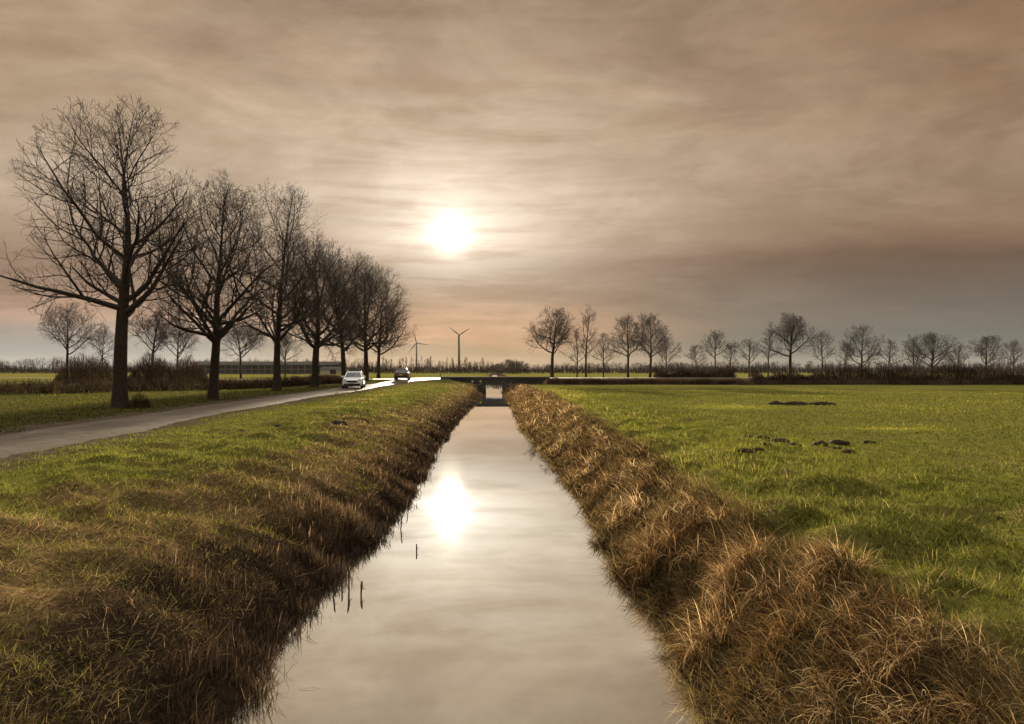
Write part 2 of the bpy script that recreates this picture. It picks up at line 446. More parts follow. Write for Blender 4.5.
# short turf on both sides
x, y, r = polar(330000, 2.6, 75)
dry_, dark_ = zones(x, y)
dmm, _ = poly_dist(x, y, MAIN); dcc, _ = poly_dist(x, y, CROSS)
ok = (dry_ < U(.15, .95, len(x))) & (dark_ < .5) & (dmm > 1.95+.55*vn(x, y, 1.2, 51)+.4*vn(x, y, .4, 50)) & (dcc > 2.6) & ((x < Ledge(y)-.6) | (x > Redge(y)+.8))
for name, side in (('verge_grass', x < 0), ('meadow_grass', x > 0)):
    k = ok & side; X, Y, Rr = x[k], y[k], r[k]; n = len(X)
    patch = vn(X, Y, .7, 52)*.5+vn(X, Y, 2.6, 53)*.6
    near = 1-sstep(5, 9, np.where(X > 0, X, 0)); tall = 1+.5*near*(X > 0)*(1+vn(X, Y, .6, 49))
    L = U(.035, .085, n)*(1+.5*patch)*(1+Rr*.012)*tall
    lu = sum(a_*np.exp(-(((X-cx_)/p_)**2+((Y-cy_)/q_)**2)) for a_, cx_, cy_, p_, q_ in ((.45, px(730, 32), 32, 2.0, 1.6), (.4, px(895, 20.3), 20.3, 1.6, .6), (.3, 3.6, 48, 1.6, 30), (.22, 5, 18, 1.6, 6), (.22, -9, 40, 2, 30)))
    band = vn(X*.15, Y, 3.1, 54)*.18*(X > 4)
    tint = np.clip(.36+.30*patch+band+lu+U(-.24, .24, n)+.4*(U(0, 1, n) > .97)*(Rr < 14)-.22*((X < -13) & (poly_dist(X, Y, MAIN)[1] > 0)), 0, 1)  # last term darkens turf left of the road as painted tree shade
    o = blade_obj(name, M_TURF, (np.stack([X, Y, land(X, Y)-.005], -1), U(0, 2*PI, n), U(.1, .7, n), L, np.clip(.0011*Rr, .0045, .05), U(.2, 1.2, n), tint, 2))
    tag(o, {'verge_grass': 'short yellow-green grass on the verge between road and canal', 'meadow_grass': 'short green grass of the flat meadow right of the canal'}[name], 'grass', kind='stuff')

# matted straw and thin grass on the upper left bank
y = np.exp(U(math.log(3.2), math.log(92), 95000)); s = U(.4, 5.0, len(y)); x = Ledge(y)-s
x = np.concatenate([x, U(2.2, 4.6, 26000), Ledge(y[:26000])-U(4, 8.5, 26000)]); y = np.concatenate([y, y[:26000], y[:26000]])
dry_, dark_ = zones(x, y)
patchy = (vn(x, y, 1.0, 58)*.6+vn(x, y, 2.7, 59)*.5+.25*vn(x, y, .4, 60) > U(.35, .95, len(x))) & (poly_dist(x, y, MAIN)[0] > 2.3)
k = ((dry_ > U(.05, .8, len(x))) & (vn(x, y, .6, 63)+.6*vn(x, y, .2, 64) > U(-1.1, .2, len(x)))) | patchy; x, y = x[k], y[k]; n = len(x)
pt = vn(x, y, .5, 55)*.6+vn(x, y, 1.7, 56)*.5
tint = np.clip(.42+.3*pt+U(-.3, .3, n), 0, 1)
o = blade_obj('bank_straw', M_MAT, (np.stack([x, y, land(x, y)], -1), U(0, 2*PI, n), U(.7, 1.5, n), U(.05, .17, n)*(1+.008*y), np.clip(.0010*y, .0045, .06), U(0, .9, n), tint, 3))
tag(o, 'matted straw-coloured dead grass along the tops of the canal banks', 'dead grass', kind='stuff')
y = np.exp(U(math.log(3.2), math.log(80), 30000)); x = Ledge(y)-U(.6, 4.6, len(y)); n = len(x)
pt = vn(x, y, .9, 57); k = pt > U(-.6, .5, n); x, y, pt = x[k], y[k], pt[k]; n = len(x)
o = blade_obj('bank_grass', M_TURF, (np.stack([x, y, land(x, y)], -1), U(0, 2*PI, n), U(.1, .8, n), U(.06, .16, n), np.clip(.001*y, .0045, .05), U(.3, 1.2, n), np.clip(.4+U(-.35, .35, n), 0, 1), 3))
tag(o, 'thin green grass growing through the straw of the left bank', 'grass', kind='stuff')

n = 900; y = np.exp(U(math.log(3.4), math.log(45), n)); x = np.where(U(0, 1, n) < .7, Ledge(y)-U(.1, 3.2, n), Redge(y)+U(.2, 1.4, n))
o = blade_obj('fallen_stems', M_MAT, (np.stack([x, y, land(x, y)+.02], -1), U(0, 6.28, n), U(1.1, 1.55, n), U(.1, .34, n), np.clip(.0009*y, .005, .03), U(-.2, .4, n), U(.5, .9, n), 3))
tag(o, 'pale broken stems lying on both canal banks', 'dead stems', kind='stuff')
# dark sedge stems down to the water on the left
y = np.exp(U(math.log(3.4), math.log(92), 80000)); s = np.abs(rng.normal(0, 1, len(y)))*np.interp(y, [4, 8, 16, 60], [1.0, .9, .6, .45])-.10; s = np.where(U(0, 1, len(y)) < .012, U(-.28, 0, len(y)), s); x = Ledge(y)-s
k = s < 2.2; x, y, s = x[k], y[k], s[k]; n = len(x)
cl = vn(x, y, .35, 61)*.6+vn(x, y, 1.1, 62)*.5; k = cl > U(-.75, .35, n)-.1; x, y, s, cl = x[k], y[k], s[k], cl[k]; n = len(x)
L = U(.05, .23, n)*(1+.8*cl)*(1-.15*np.clip(s, 0, 2))
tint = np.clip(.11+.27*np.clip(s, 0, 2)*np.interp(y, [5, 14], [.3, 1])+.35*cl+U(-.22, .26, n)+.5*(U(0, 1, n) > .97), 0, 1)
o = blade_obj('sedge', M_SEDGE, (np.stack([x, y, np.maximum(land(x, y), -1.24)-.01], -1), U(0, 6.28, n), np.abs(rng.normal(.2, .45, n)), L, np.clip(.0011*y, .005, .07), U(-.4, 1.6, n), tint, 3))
tag(o, 'dark dead sedge stems along the left water edge', 'sedge', kind='stuff')

# flopped dead grass, tuft by tuft, on the right bank
def tuft_args(cx, cy, nb, size, spread, bias=.9):
    """all blades of a set of tufts: cx.. are arrays per tuft"""
    nt_ = len(cx); rep = np.repeat(np.arange(nt_), nb); n = len(rep)
    tone = (.22*vn(cx, cy, .9, 91)+rng.normal(0, .12, nt_))[rep]
    a0 = U(0, 2*PI, n); rr_ = np.sqrt(U(0, 1, n))*spread[rep]
    X = cx[rep]+rr_*np.cos(a0); Y = cy[rep]+rr_*np.sin(a0)
    down = PI+rng.normal(.25, .35, nt_)[rep]                     # lean over towards the water
    bias = bias*np.clip((cx-Redge(cy))/.8, .1, 1)[rep]
    vx, vy = np.cos(a0)*rr_/spread[rep]+bias*np.cos(down), np.sin(a0)*rr_/spread[rep]+bias*np.sin(down)
    az = np.arctan2(vy, vx)+rng.normal(0, .8, n)
    L = size[rep]*U(.3, 1.25, n)
    wet = .42*np.clip(1-(cx-Redge(cy))/.45, 0, 1)[rep]
    tint = np.clip(.52+tone-wet+U(-.42, .36, n)+.3*(U(0, 1, n) > .93), 0, 1)
    return np.stack([X, Y, np.maximum(land(X, Y), -1.22)-.01], -1), az, np.abs(rng.normal(.6, .35, n)), L, np.clip(.0010*Y, .0046, .06), U(.5, 3.0, n), tint, 4, -1.195
CX, CY = [], []
yy = 3.0
while yy < 93:                                             # rows of tufts, wider apart than the tufts are thick
    sp_ = .25+.006*yy
    r0_ = float(Redge(np.array(yy))); T_ = max(2.75-r0_, 1.0); T_ = min(T_, 2.6) if yy > 60 else T_
    for xx_ in np.arange(r0_+.16, r0_+T_*1.3, sp_):
        CX.append(xx_+rng.uniform(-.5, .5)*sp_); CY.append(yy+rng.uniform(-.5, .5)*sp_)
    yy += sp_
cx, cy = np.array(CX), np.array(CY); T = np.maximum(2.75-Redge(cy), 1.0); T = np.where(cy > 60, np.minimum(T, 2.6), T); u = (cx-Redge(cy))/T
k = (u < 1.0+.3*vn(cx, cy, 1.6, 65)) & (vn(cx, cy, .75, 67) > -.78); cx, cy, u = cx[k], cy[k], u[k]
nb = np.clip(560/cy, 12, 100).astype(int)
big = 1+.45*vn(cx, cy, 1.1, 66)
o = blade_obj('dead_grass', M_STRAW, tuft_args(cx, cy, nb, np.clip(.31*np.interp(cy, [4, 9], [.80, 1])*big*(1-.25*(u > .9)), .2, .75)*np.clip(1.0+cy*.003, 1, 1.3), np.clip(.075+.0018*cy, .075, .22)))
tag(o, 'flopped tan dead grass covering the right canal bank', 'dead grass', kind='stuff')
y = np.exp(U(math.log(3.0), math.log(93), 42000)); rr0 = Redge(y); T = np.maximum(2.75-rr0, 1.0); T = np.where(y > 60, np.minimum(T, 2.6), T)
x = rr0+U(-.05, 1.15, len(y))*T; n = len(x)
tint = np.clip(.22+.2*vn(x, y, .5, 92)+U(-.2, .3, n), 0, 1)  # low tint paints the shade in the gaps between tufts
o = blade_obj('dead_undergrowth', M_MAT, (np.stack([x, y, np.maximum(land(x, y), -1.22)-.01], -1), rng.normal(PI, 1.3, n), U(.3, 1.2, n), U(.1, .3, n), np.clip(.0011*y, .005, .06), U(.2, 1.4, n), tint, 3))
tag(o, 'old grass, darkened as gap shade, lying between the tufts of the right canal bank', 'dead grass', kind='stuff')
# rough clumps of grass where bank and meadow meet
N = 1500; cy = np.exp(U(math.log(3.4), math.log(40), N)); cx = 2.8+np.abs(rng.normal(0, 1.4, N)); n = N
cl = vn(cx, cy, .8, 68); k = cl > -.1; cx, cy = cx[k], cy[k]
A = list(tuft_args(cx, cy, np.clip(200/cy, 8, 40).astype(int), np.clip(U(.10, .24, len(cx)), .1, .3), np.full(len(cx), .14), .4))
A[6] = np.clip(A[6]+.05, 0, 1)
tag(blade_obj('rough_grass', M_TURF, tuple(A)), 'rough lumpy green grass along the top of the right bank', 'grass', kind='stuff')

# single big tussocks that stand out near the camera
TUS = [(716, 640, .66, 'big arched dead-grass tussock at the right water edge, nearest the camera'),
       (655, 562, .58, 'dead-grass tussock bulging over the water beside the narrow bay'),
       (745, 560, .52, 'rounded brown dead-grass tussock on the bank above the arched one'),
       (838, 566, .42, 'low dome of dark dead grass at the edge of the green meadow'),
       (790, 632, .56, 'pale golden dead-grass tussock right of the arched one'),
       (880, 650, .44, 'straw-coloured tussock nearest the meadow corner')]
for X_, Y_, s_, lab in TUS:
    # walk down the sight line until it meets the land
    for d in np.arange(3.2, 30, .05):
        xx = px(X_, d); zz = H_EYE-(Y_-370)*d/F
        if land1(xx, d) >= zz: break
    n = 700; s_ = s_*.66
    A = list(tuft_args(np.array([xx]), np.array([d+.1]), np.array([n]), np.array([s_]), np.array([.26]), .55))
    A[0] = A[0]-np.array([xx, d+.1, 0]); zb = land1(xx, d+.1); A[0][:, 2] -= zb; A[8] = -1.195-zb
    A[2] = np.abs(rng.normal(.4, .35, n)); A[5] = U(.6, 2.8, n)
    o = blade_obj('grass_tussock', M_STRAW, tuple(A)); o.location = (xx, d+.1, zb)
    tag(o, lab, 'grass tussock', 'big dead-grass tussocks on the right bank')

# ------------------------------------------------------------------ bare trees
def perp(v):
    return v.orthogonal().normalized()

def grow_tree(seed, H, fork, rx, r0, cb, n1=11, dens=(8, 7, 5), rmin=.008, extras=(), lean=0.0, up=.16, spread=1.0):
    """returns lists of (points, radii) per level; the crown fills an egg of half-width rx from height cb to H"""
    rd = random.Random(seed)
    ez = cb+(H-cb)*.50; ecu, ecd = (H-cb)*.5, (H-cb)*.56
    def room(p, d):
        # distance along d to the egg
        ec = ecu if d.z > 0 else ecd
        A = (d.x**2+d.y**2)/rx**2+d.z**2/ec**2
        B = 2*((p.x*d.x+p.y*d.y)/rx**2+(p.z-ez)*d.z/ec**2)
        Cc = (p.x**2+p.y**2)/rx**2+(p.z-ez)**2/ec**2-1
        D = B*B-4*A*Cc
        if D < 0: return .2
        return max(.15, (-B+math.sqrt(D))/(2*A))
    lv = [[], [], [], [], []]
    def stem(p, d, L, r_0, r_1, n, jit, trop):
        pts = [p.copy()]; rads = [r_0]; st = L/(n-1)
        for i in range(1, n):
            j = Vector((rd.gauss(0, 1), rd.gauss(0, 1), rd.gauss(0, 1)))*jit
            d = (d+j+Vector((0, 0, trop))).normalized()
            p = p+d*st; pts.append(p.copy())
            t = i/(n-1); rads.append(r_0*(1-t)**.8+r_1*t)
        return pts, rads
    # trunk with its leader
    n = 13; pts = [Vector((0, 0, -.25))]; rads = [r0*1.28]; top = H*.9; tf = fork/top
    off = Vector((0, 0, 0)); drift = Vector((rd.gauss(0, .02)+lean*.05, rd.gauss(0, .02), 0))
    for i in range(1, n):
        t = i/(n-1); drift = drift+Vector((rd.gauss(0, .02), rd.gauss(0, .02), 0))*(2.0 if t > tf else .7)
        off = off+drift*(top/(n-1))*.9
        pts.append(Vector((off.x, off.y, t*top)))
        r = r0*(1.0-.22*t/tf) if t < tf else r0*.74*(1-(t-tf)/(1-tf))**1.15+.012
        rads.append(r)
    lv[0].append((pts, rads))
    def at(P, Rr, t):
        f = t*(len(P)-1); i = min(int(f), len(P)-2); f -= i
        return P[i].lerp(P[i+1], f), Rr[i]*(1-f)+Rr[i+1]*f, (P[i+1]-P[i]).normalized()
    limbs = []
    a = rd.uniform(0, 2*PI)
    for i in range(n1):
        t = tf+(.93-tf)*((i+rd.uniform(-.2, .3))/n1)**1.15 if i else tf
        t = min(max(t, tf*.97), .95)
        a += 2.4+rd.uniform(-.35, .35)
        ang = R(64-36*(t-tf)/(1-tf)+rd.uniform(-12, 12))*spread
        limbs.append((t*top, a, ang, None))
    limbs += [(z, az, ang, L) for z, az, ang, L in extras]
    for z, az, ang, L in limbs:
        p, r, _ = at(*lv[0][0], z/top)
        d = Vector((math.cos(az)*math.sin(ang), math.sin(az)*math.sin(ang), math.cos(ang)))
        d2 = (d+Vector((0, 0, .35))).normalized()
        ln = L or room(p, d2)*rd.uniform(.70, 1.02)
        rr_ = min(r*.6, .034+.026*ln)
        lv[1].append(stem(p, d, max(ln, .5), rr_, rmin*1.2, 9, .12, up*.7))
    lens = (None, .56, .54, .6)
    for lev in (1, 2, 3):
        nk = dens[lev-1]
        for P, Rr in lv[lev]+(lv[0] if lev == 1 else []):
            plen = sum((P[i+1]-P[i]).length for i in range(len(P)-1))
            trunk = P is lv[0][0][0]
            cnt = max(2, int(nk*min(1.5, .45+plen/(3.2, 1.6, .9)[lev-1]*.55)+rd.random()))
            if trunk: cnt = 9
            sa = rd.uniform(0, 2*PI)
            for i in range(cnt):
                t = (.18 if not trunk else .75)+((.81 if not trunk else .25))*(i+rd.random())/cnt
                p, r, tg = at(P, Rr, min(t, .99))
                sa += 2.4+rd.uniform(-.5, .5)
                pr = perp(tg); pr = Matrix.Rotation(sa, 3, tg) @ pr
                ang = R(rd.uniform(32, 68))
                d = (tg*math.cos(ang)+pr*math.sin(ang)).normalized()
                if trunk: plen = H*.3
                L = plen*lens[lev]*(1.25-.75*t)*rd.uniform(.7, 1.2)
                L = min(L, room(p, (d+Vector((0, 0, .2))).normalized())*1.05)
                L = max(L, .22)
                lv[lev+1].append(stem(p, d, L, max(rmin, min(r*.6, .005+.015*L)), rmin*.7, (0, 0, 6, 5, 4)[lev+1], (0, 0, .14, .15, .15)[lev+1], up*(1, 1, .8, .6, .5)[lev+1]))
    return lv

def tubes(levels, sides):
    VV, QQ, base = [], [], 0
    groups = {}
    for L, S in zip(levels, sides):
        for P, Rr in L: groups.setdefault((len(P), S), []).append((P, Rr))
    for (n, S), br in groups.items():
        P = np.array([[tuple(v) for v in p] for p, _ in br]); Rd = np.array([r for _, r in br])
        T = np.gradient(P, axis=1); T /= np.linalg.norm(T, axis=2, keepdims=True)+1e-9
        mean = P[:, -1]-P[:, 0]; ref = np.where((np.abs(mean[:, 2:3]) > .8*np.linalg.norm(mean, axis=1, keepdims=True)), np.array([[1., 0, 0]]), np.array([[0, 0, 1.]]))
        A = np.cross(T, ref[:, None, :]); A /= np.linalg.norm(A, axis=2, keepdims=True)+1e-9
        Bv = np.cross(T, A); an = np.arange(S)*2*PI/S
        V = P[:, :, None, :]+Rd[:, :, None, None]*(A[:, :, None, :]*np.cos(an)[None, None, :, None]+Bv[:, :, None, :]*np.sin(an)[None, None, :, None])
        id_ = base+np.arange(len(br)*n*S).reshape(len(br), n, S); nx = np.roll(id_, -1, 2)
        q = np.stack([id_[:, :-1], nx[:, :-1], nx[:, 1:], id_[:, 1:]], -1)
        VV.append(V.reshape(-1, 3)); QQ.append(q.reshape(-1, 4)); base += len(br)*n*S
    return np.vstack(VV), np.vstack(QQ)

def bark(name, a, b):
    m, nt = newmat(name)
    tc = nt.add('ShaderNodeTexCoord').outputs['Object']
    mp = nt.add('ShaderNodeMapping'); nt.l.new(tc, mp.inputs[0]); mp.inputs['Scale'].default_value = (6, 6, 1.2)
    n1 = nt.noise(mp.outputs[0], 3, 6, .7); n2 = nt.noise(tc, 1.2, 4)
    c = nt.ramp(n1, [(.3, a), (.72, b)])
    c = nt.mix(nt.m('MULTIPLY', nt.maprange(n2, .55, .75), .5), c, C4(.075, .08, .04))
    p = nt.add('ShaderNodeBsdfPrincipled'); nt.set(p.inputs['Base Color'], c); p.inputs['Roughness'].default_value = .9; p.inputs['Specular IOR Level'].default_value = .15
    bp = nt.add('ShaderNodeBump'); bp.inputs['Strength'].default_value = .9; bp.inputs['Distance'].default_value = .03
    nt.l.new(n1, bp.inputs['Height']); nt.l.new(bp.outputs[0], p.inputs['Normal'])
    nt.l.new(p.outputs[0], nt.out.inputs[0]); return m
M_BARK = bark('bark', C4(.016, .012, .009), C4(.058, .044, .032))
M_TWIG = simple('twigs', (.036, .026, .018), .85, .3, 1.5)

def tree(name, X, Y, label, cat, group, seed, H, fork, rx, r0, cb, **kw):
    o = empty(name, (X, Y, land1(X, Y)), 0)
    tag(o, label, cat, group)
    lv = grow_tree(seed, H, fork, rx, r0, cb, **kw)
    near = kw.get('rmin', .008) < .01
    V, q = tubes([lv[0]], [12]); link('trunk', np_mesh('trunk', V, q, smooth=True), M_BARK, o)
    V, q = tubes(lv[1:], [7, 5, 4, 3] if near else [6, 4, 3, 3]); link('crown', np_mesh('crown', V, q, smooth=True), M_TWIG, o)
    return o

G1 = 'bare trees lining the road'
#        px   d     top  fork  half-width  r0
ROADSIDE = [
 (120, 31.3, 98, 4.0, 3.7, .31, 'biggest bare roadside tree, nearest, with low limbs to both sides', 3, [(4.7, PI, R(80), 3.2), (4.15, .1, R(58), 5.0), (5.4, 2.9, R(60), 3.6)]),
 (213, 39.7, 164, 3.2, 4.0, .28, 'second nearest bare roadside tree with forking low left limb', 8, [(3.2, PI, R(50), 4.2), (3.4, .2, R(58), 3.8)]),
 (277, 56.7, 182, 3.9, 4.6, .31, 'third bare roadside tree, tall and upright, before the white car', 15, [(3.9, PI, R(55), 4.0)]),
 (315, 70.0, 232, 3.8, 5.4, .40, 'thick-trunked bare roadside tree just left of the white car', 24, [(3.8, PI, R(58), 5.0), (3.8, .2, R(55), 5.0)]),
 (344, 85.0, 248, 4.0, 5.4, .33, 'bare roadside tree rising directly behind the white car', 33, []),
 (366, 97.0, 260, 4.1, 5.8, .36, 'bare roadside tree between the two cars', 41, []),
 (378.5, 110., 276, 4.0, 5.6, .30, 'slender last tree of the roadside row, left of the dark car', 52, [])]
for X_, d, top, fork, rx, r0, lab, seed, ex in ROADSIDE:
    X = px(X_, d); z = land1(X, d); H = H_EYE+(370-top)*d/F-z
    if d > 35: ex = ex+[(fork*(.98+.12*q), seed+q*1.7, R(80-5*(q % 2)), rx*(.80+.08*(q % 3))) for q in range(4)]
    tree('bare_tree', X, d, lab, 'tree', G1, seed, H, fork, rx*1.18, r0, fork*.55, n1=15, dens=(8, 6, 4.3) if d < 50 else (8, 5.5, 3.3), rmin=.0068 if d < 60 else .0085, extras=ex)

G2 = 'bare trees beyond the hedge on the left'
for X_, d, top, wpx, r0, lab, seed in [
 (68, 85, 303, 66, .17, 'pale bare tree at the far left, behind the biggest roadside tree', 61),
 (102, 100, 322, 26, .10, 'thin upright bare tree left of the biggest roadside trunk', 62),
 (152, 90, 307, 62, .19, 'spreading bare tree right of the biggest roadside trunk', 63),
 (178, 95, 316, 50, .15, 'smaller bare tree seen just left of the second roadside tree', 64),
 (241, 138, 321, 58, .24, 'round bare field tree between the second and third roadside trees', 65),
 (285, 108, 333, 36, .12, 'small slim bare tree just right of the third roadside trunk', 66)]:
    X = px(X_, d); H = H_EYE+(370-top)*d/F
    tree('field_tree', X, d, lab, 'tree', G2, seed, H, H*.36, wpx/2*d/F, r0, H*.28, n1=14, dens=(8, 6, 4), rmin=.010)

G3 = 'bare trees along the crossing road on the right'
RIGHT = [
 (552, 307, 54, .27, 98.0, .33, 'large round-crowned bare oak standing just right of the bridge'),
 (577, 325, 24, .12, 99.5, .30, 'small bare tree squeezed between the round oak and the tall slim tree'),
 (586, 305, 24, .16, 98.0, .28, 'tall slim bare tree with pointed crown, right of the round oak'),
 (603.5, 331, 24, .11, 98.5, .28, 'small thin bare tree standing between the slim tree and the touching pair'),
 (628, 313, 42, .19, 98.5, .30, 'left tree of the pair with touching broad crowns'),
 (650, 313, 46, .20, 98.0, .30, 'right tree of the pair with touching broad crowns, trunk leaning'),
 (667, 334, 26, .12, 100., .30, 'low bare tree under the right edge of the touching pair'),
 (696, 343, 20, .10, 103., .40, 'smallest bare tree, alone in the open gap of the row'),
 (716, 329, 28, .13, 99.0, .40, 'flat-topped bare tree with thin stem right of the open gap'),
 (731, 341, 20, .10, 99.5, .40, 'short bare tree beside the flat-topped one'),
 (749, 337, 22, .11, 98.5, .35, 'small bare tree two places left of the large dome-crowned tree'),
 (768, 327, 18, .11, 99.0, .35, 'narrow bare tree touching the left side of the large dome-crowned tree'),
 (790, 312, 48, .27, 98.0, .30, 'large dome-crowned bare tree, biggest in the right half of the row'),
 (822, 329, 26, .13, 99.5, .32, 'slim bare tree just right of the large dome-crowned tree'),
 (844, 339, 16, .12, 100., .20, 'short dense bare tree midway along the bramble thicket'),
 (862, 322, 38, .20, 98.5, .20, 'open-crowned bare tree with several stems above the thicket'),
 (889, 339, 28, .13, 99.0, .22, 'low twiggy bare tree right of the open-crowned one'),
 (914, 335, 30, .16, 99.5, .22, 'bare tree crowding the left side of the wide low oak'),
 (932, 331, 46, .24, 98.0, .22, 'wide low bare oak near the right end of the row'),
 (958, 343, 24, .13, 99.0, .22, 'small bare tree just right of the wide low oak'),
 (986, 334, 34, .17, 98.5, .25, 'medium bare tree, second from the right end of the row'),
 (1013, 340, 28, .14, 99.0, .25, 'last bare tree at the right end of the row')]
for i, (X_, top, wpx, r0, d, ff, lab) in enumerate(RIGHT):
    X = px(X_, d); z = land1(X, d); H = H_EYE+(370-top)*d/F-z
    tree('bare_tree', X, d, lab, 'tree', G3, 100+i*7, H, max(.9, H*ff), wpx*.57*d/F, r0*.92, max(.7, H*ff*.7), n1=14 if wpx > 30 else 11, dens=(9, 7, 4) if wpx > 30 else (8, 6, 3), rmin=.0085, up=.12, spread=1.05, lean=(1.6 if 'leaning' in lab else 0))

# ------------------------------------------------------------------ hedges, thickets, shrubs: masses of bare twigs
M_HEDGE = blade_mat('hedge_twigs', [(0, C4(.014, .009, .006)), (.5, C4(.050, .032, .022)), (1, C4(.13, .085, .054))], .15)
def twig_mass(name, path, hgt, wid, n, label, cat, group=None, lenr=(.4, .9), bw=.03, top_noise=.2, bias=.0, mat=None):
    P = np.array(path, float); seg = np.hypot(*np.diff(P, axis=0).T); s = np.concatenate([[0], np.cumsum(seg)])
    u = U(0, s[-1], n); X = np.interp(u, s, P[:, 0]); Y = np.interp(u, s, P[:, 1])
    T = np.gradient(P, axis=0); T /= np.hypot(T[:, 0], T[:, 1])[:, None]
    nx, ny = -np.interp(u, s, T[:, 1]), np.interp(u, s, T[:, 0])
    v = U(-.5, .5, n)*wid; X = X+nx*v; Y = Y+ny*v
    zg = land(X, Y)
    hh = hgt*(1+top_noise*(vn(u, u*0, 1.7, 71)+.7*vn(u, u*0, .6, 72)+.8*vn(u, u*0, 5, 73)))
    hh = hh*np.sqrt(np.clip(1-(2*v/wid)**2*.7, .1, 1))
    L = U(*lenr, n); zz = zg+np.clip(hh-L*.9, 0, None)*U(0, 1, n)**.8
    zz = np.where(U(0, 1, n) < .25, zg, zz)
    tint = np.clip(.45+.3*vn(u, zz, .9, 74)+U(-.35, .35, n)+bias, 0, 1)
    c = P.mean(0); z0 = land1(*c)
    a = (np.stack([X-c[0], Y-c[1], zz-z0], -1), U(0, 2*PI, n), np.abs(rng.normal(.1, .5, n)), L, U(.5, 1.2, n)*bw, U(-.5, .8, n), tint, 2)
    o = blade_obj(name, mat or M_HEDGE, a); o.location = (c[0], c[1], z0)
    return tag(o, label, cat, group)
twig_mass('hedge', [(-75, 44), (-50, 47), (-33, 52), (-26, 60), (-22.5, 72), (-22.3, 90), (-27, 100)], 1.25, 1.3, 42000, 'long low brown hedge behind the roadside trees', 'hedge', lenr=(.25, .6), bw=.035, top_noise=.05)
twig_mass('bramble_thicket', [(px(738, 97), 91.6), (px(800, 96), 91.6), (px(900, 96), 92), (px(1075, 97), 93)], 2.3, 2.4, 26000, 'tangled brown bramble thicket along the right-hand row of trees', 'thicket', lenr=(.4, 1.0), bw=.05, top_noise=.28, bias=-.22)
twig_mass('brush_strip', [(px(655, 97), 97.2), (px(690, 97), 97.4), (px(735, 97), 97.2)], 1.9, 1.8, 5200, 'dark low brush below the small trees of the open gap', 'brush', lenr=(.4, .9), bw=.05, top_noise=.3, bias=-.15)
twig_mass('reed_strip', [(4.6, 91.3), (14, 91.0), (px(740, 92), 91.2)], .95, 1.5, 9000, 'strip of brown dead reeds below the crossing road', 'reeds', lenr=(.4, .8), bw=.035, top_noise=.1, bias=-.02)
twig_mass('reed_strip', [(px(735, 90), 89.6), (px(850, 90), 89.8), (px(1075, 90), 90.5)], .8, 1.3, 9000, 'strip of reddish-brown dead reeds in front of the bramble thicket', 'reeds', lenr=(.4, .8), bw=.035, top_noise=.12, bias=.12)
for X_, d, hgt, wd, n, lab in [
 (139, 31.0, 1.15, .9, 700, 'twiggy brown sucker bush at the foot of the biggest roadside tree'),
 (85, 92, 4.3, 7.0, 5200, 'dark ragged bush at the far left beyond the hedge'),
 (152, 88, 4.2, 5.6, 4600, 'dense round dark bush under the spreading tree beyond the hedge'),
 (190, 93, 3.6, 4.6, 3400, 'dark spreading bush left of the second roadside trunk')]:
    n_ = n; c = (px(X_, d), d); w = wd/2
    ph = U(0, 2*PI, n_); rr_ = np.sqrt(U(0, 1, n_))*w; X = rr_*np.cos(ph); Y = rr_*np.sin(ph)*.8
    hh = hgt*np.sqrt(np.clip(1-(rr_/w)**2, .08, 1))*(1+.25*vn(X, Y, .7, int(X_)))
    L = U(.2, .45, n_)*hgt**.5; zz = np.clip(hh-L, 0, None)*U(0, 1, n_)
    z0 = land1(*c)
    o = blade_obj('shrub', M_HEDGE, (np.stack([X, Y, zz-.02], -1), np.arctan2(Y, X)+rng.normal(0, .8, n_), np.abs(rng.normal(.25, .3, n_)), L, U(.5, 1.2, n_)*(.012 if d < 40 else .045), U(-.6, .3, n_), np.clip(.35+U(-.3, .4, n_), 0, 1), 2))
    o.location = (c[0], c[1], z0); tag(o, lab, 'bush')

# far woods: a belt of leafless trees that reads as one mass
M_WOOD = blade_mat('far_wood', [(0, C4(.018, .013, .010)), (.5, C4(.040, .030, .022)), (1, C4(.08, .06, .042))], .1)
bx, ax_, le, Ls, wds, tints = [], [], [], [], [], []
def wood_tree(X, Y, h, w, n, poplar):
    zz = U(.08, .96, n)
    prof = np.sin(np.clip(zz, 0, 1)*PI*.93+.15)**.6
    ph = U(0, 2*PI, n); rr_ = prof*w*np.sqrt(U(0, .8, n))
    L = U(.09, .2, n)*h
    bx.append(np.stack([X+rr_*np.cos(ph), Y+rr_*np.sin(ph), zz*(h-L)], -1)); ax_.append(ph)
    le.append(np.abs(rng.normal(.08 if poplar else .35, .15 if poplar else .4, n))); Ls.append(L)
    wds.append(np.full(n, .13 if Y < 420 else .17)); tints.append(np.clip(.45+rng.normal(0, .12)+U(-.3, .3, n), 0, 1))
    bx.append(np.array([[X, Y, 0.]])); ax_.append(np.zeros(1)); le.append(np.full(1, .02)); Ls.append(np.full(1, h*.97)); wds.append(np.full(1, .4)); tints.append(np.full(1, .25))
rw = random.Random(4)
for i in range(900):
    xp = rw.uniform(-120, 1150); d = rw.uniform(330, 520)
    env = np.interp(xp, [-120, 62, 200, 330, 375, 400, 440, 465, 490, 495, 530, 540, 560, 700, 960, 1150], [15, 15, 14, 13, 13, 14, 14, 13, 11, 10, 8, 8, 9, 10, 11, 12])
    pop = 370 < xp < 492 and rw.random() < .6
    h = (env*rw.uniform(.6, 1.1) + (rw.uniform(0, 4) if pop else 0))*d/F+1.2
    wood_tree(px(xp, d), d, h, h*(.09 if pop else .32), 50 if pop else 62, pop)
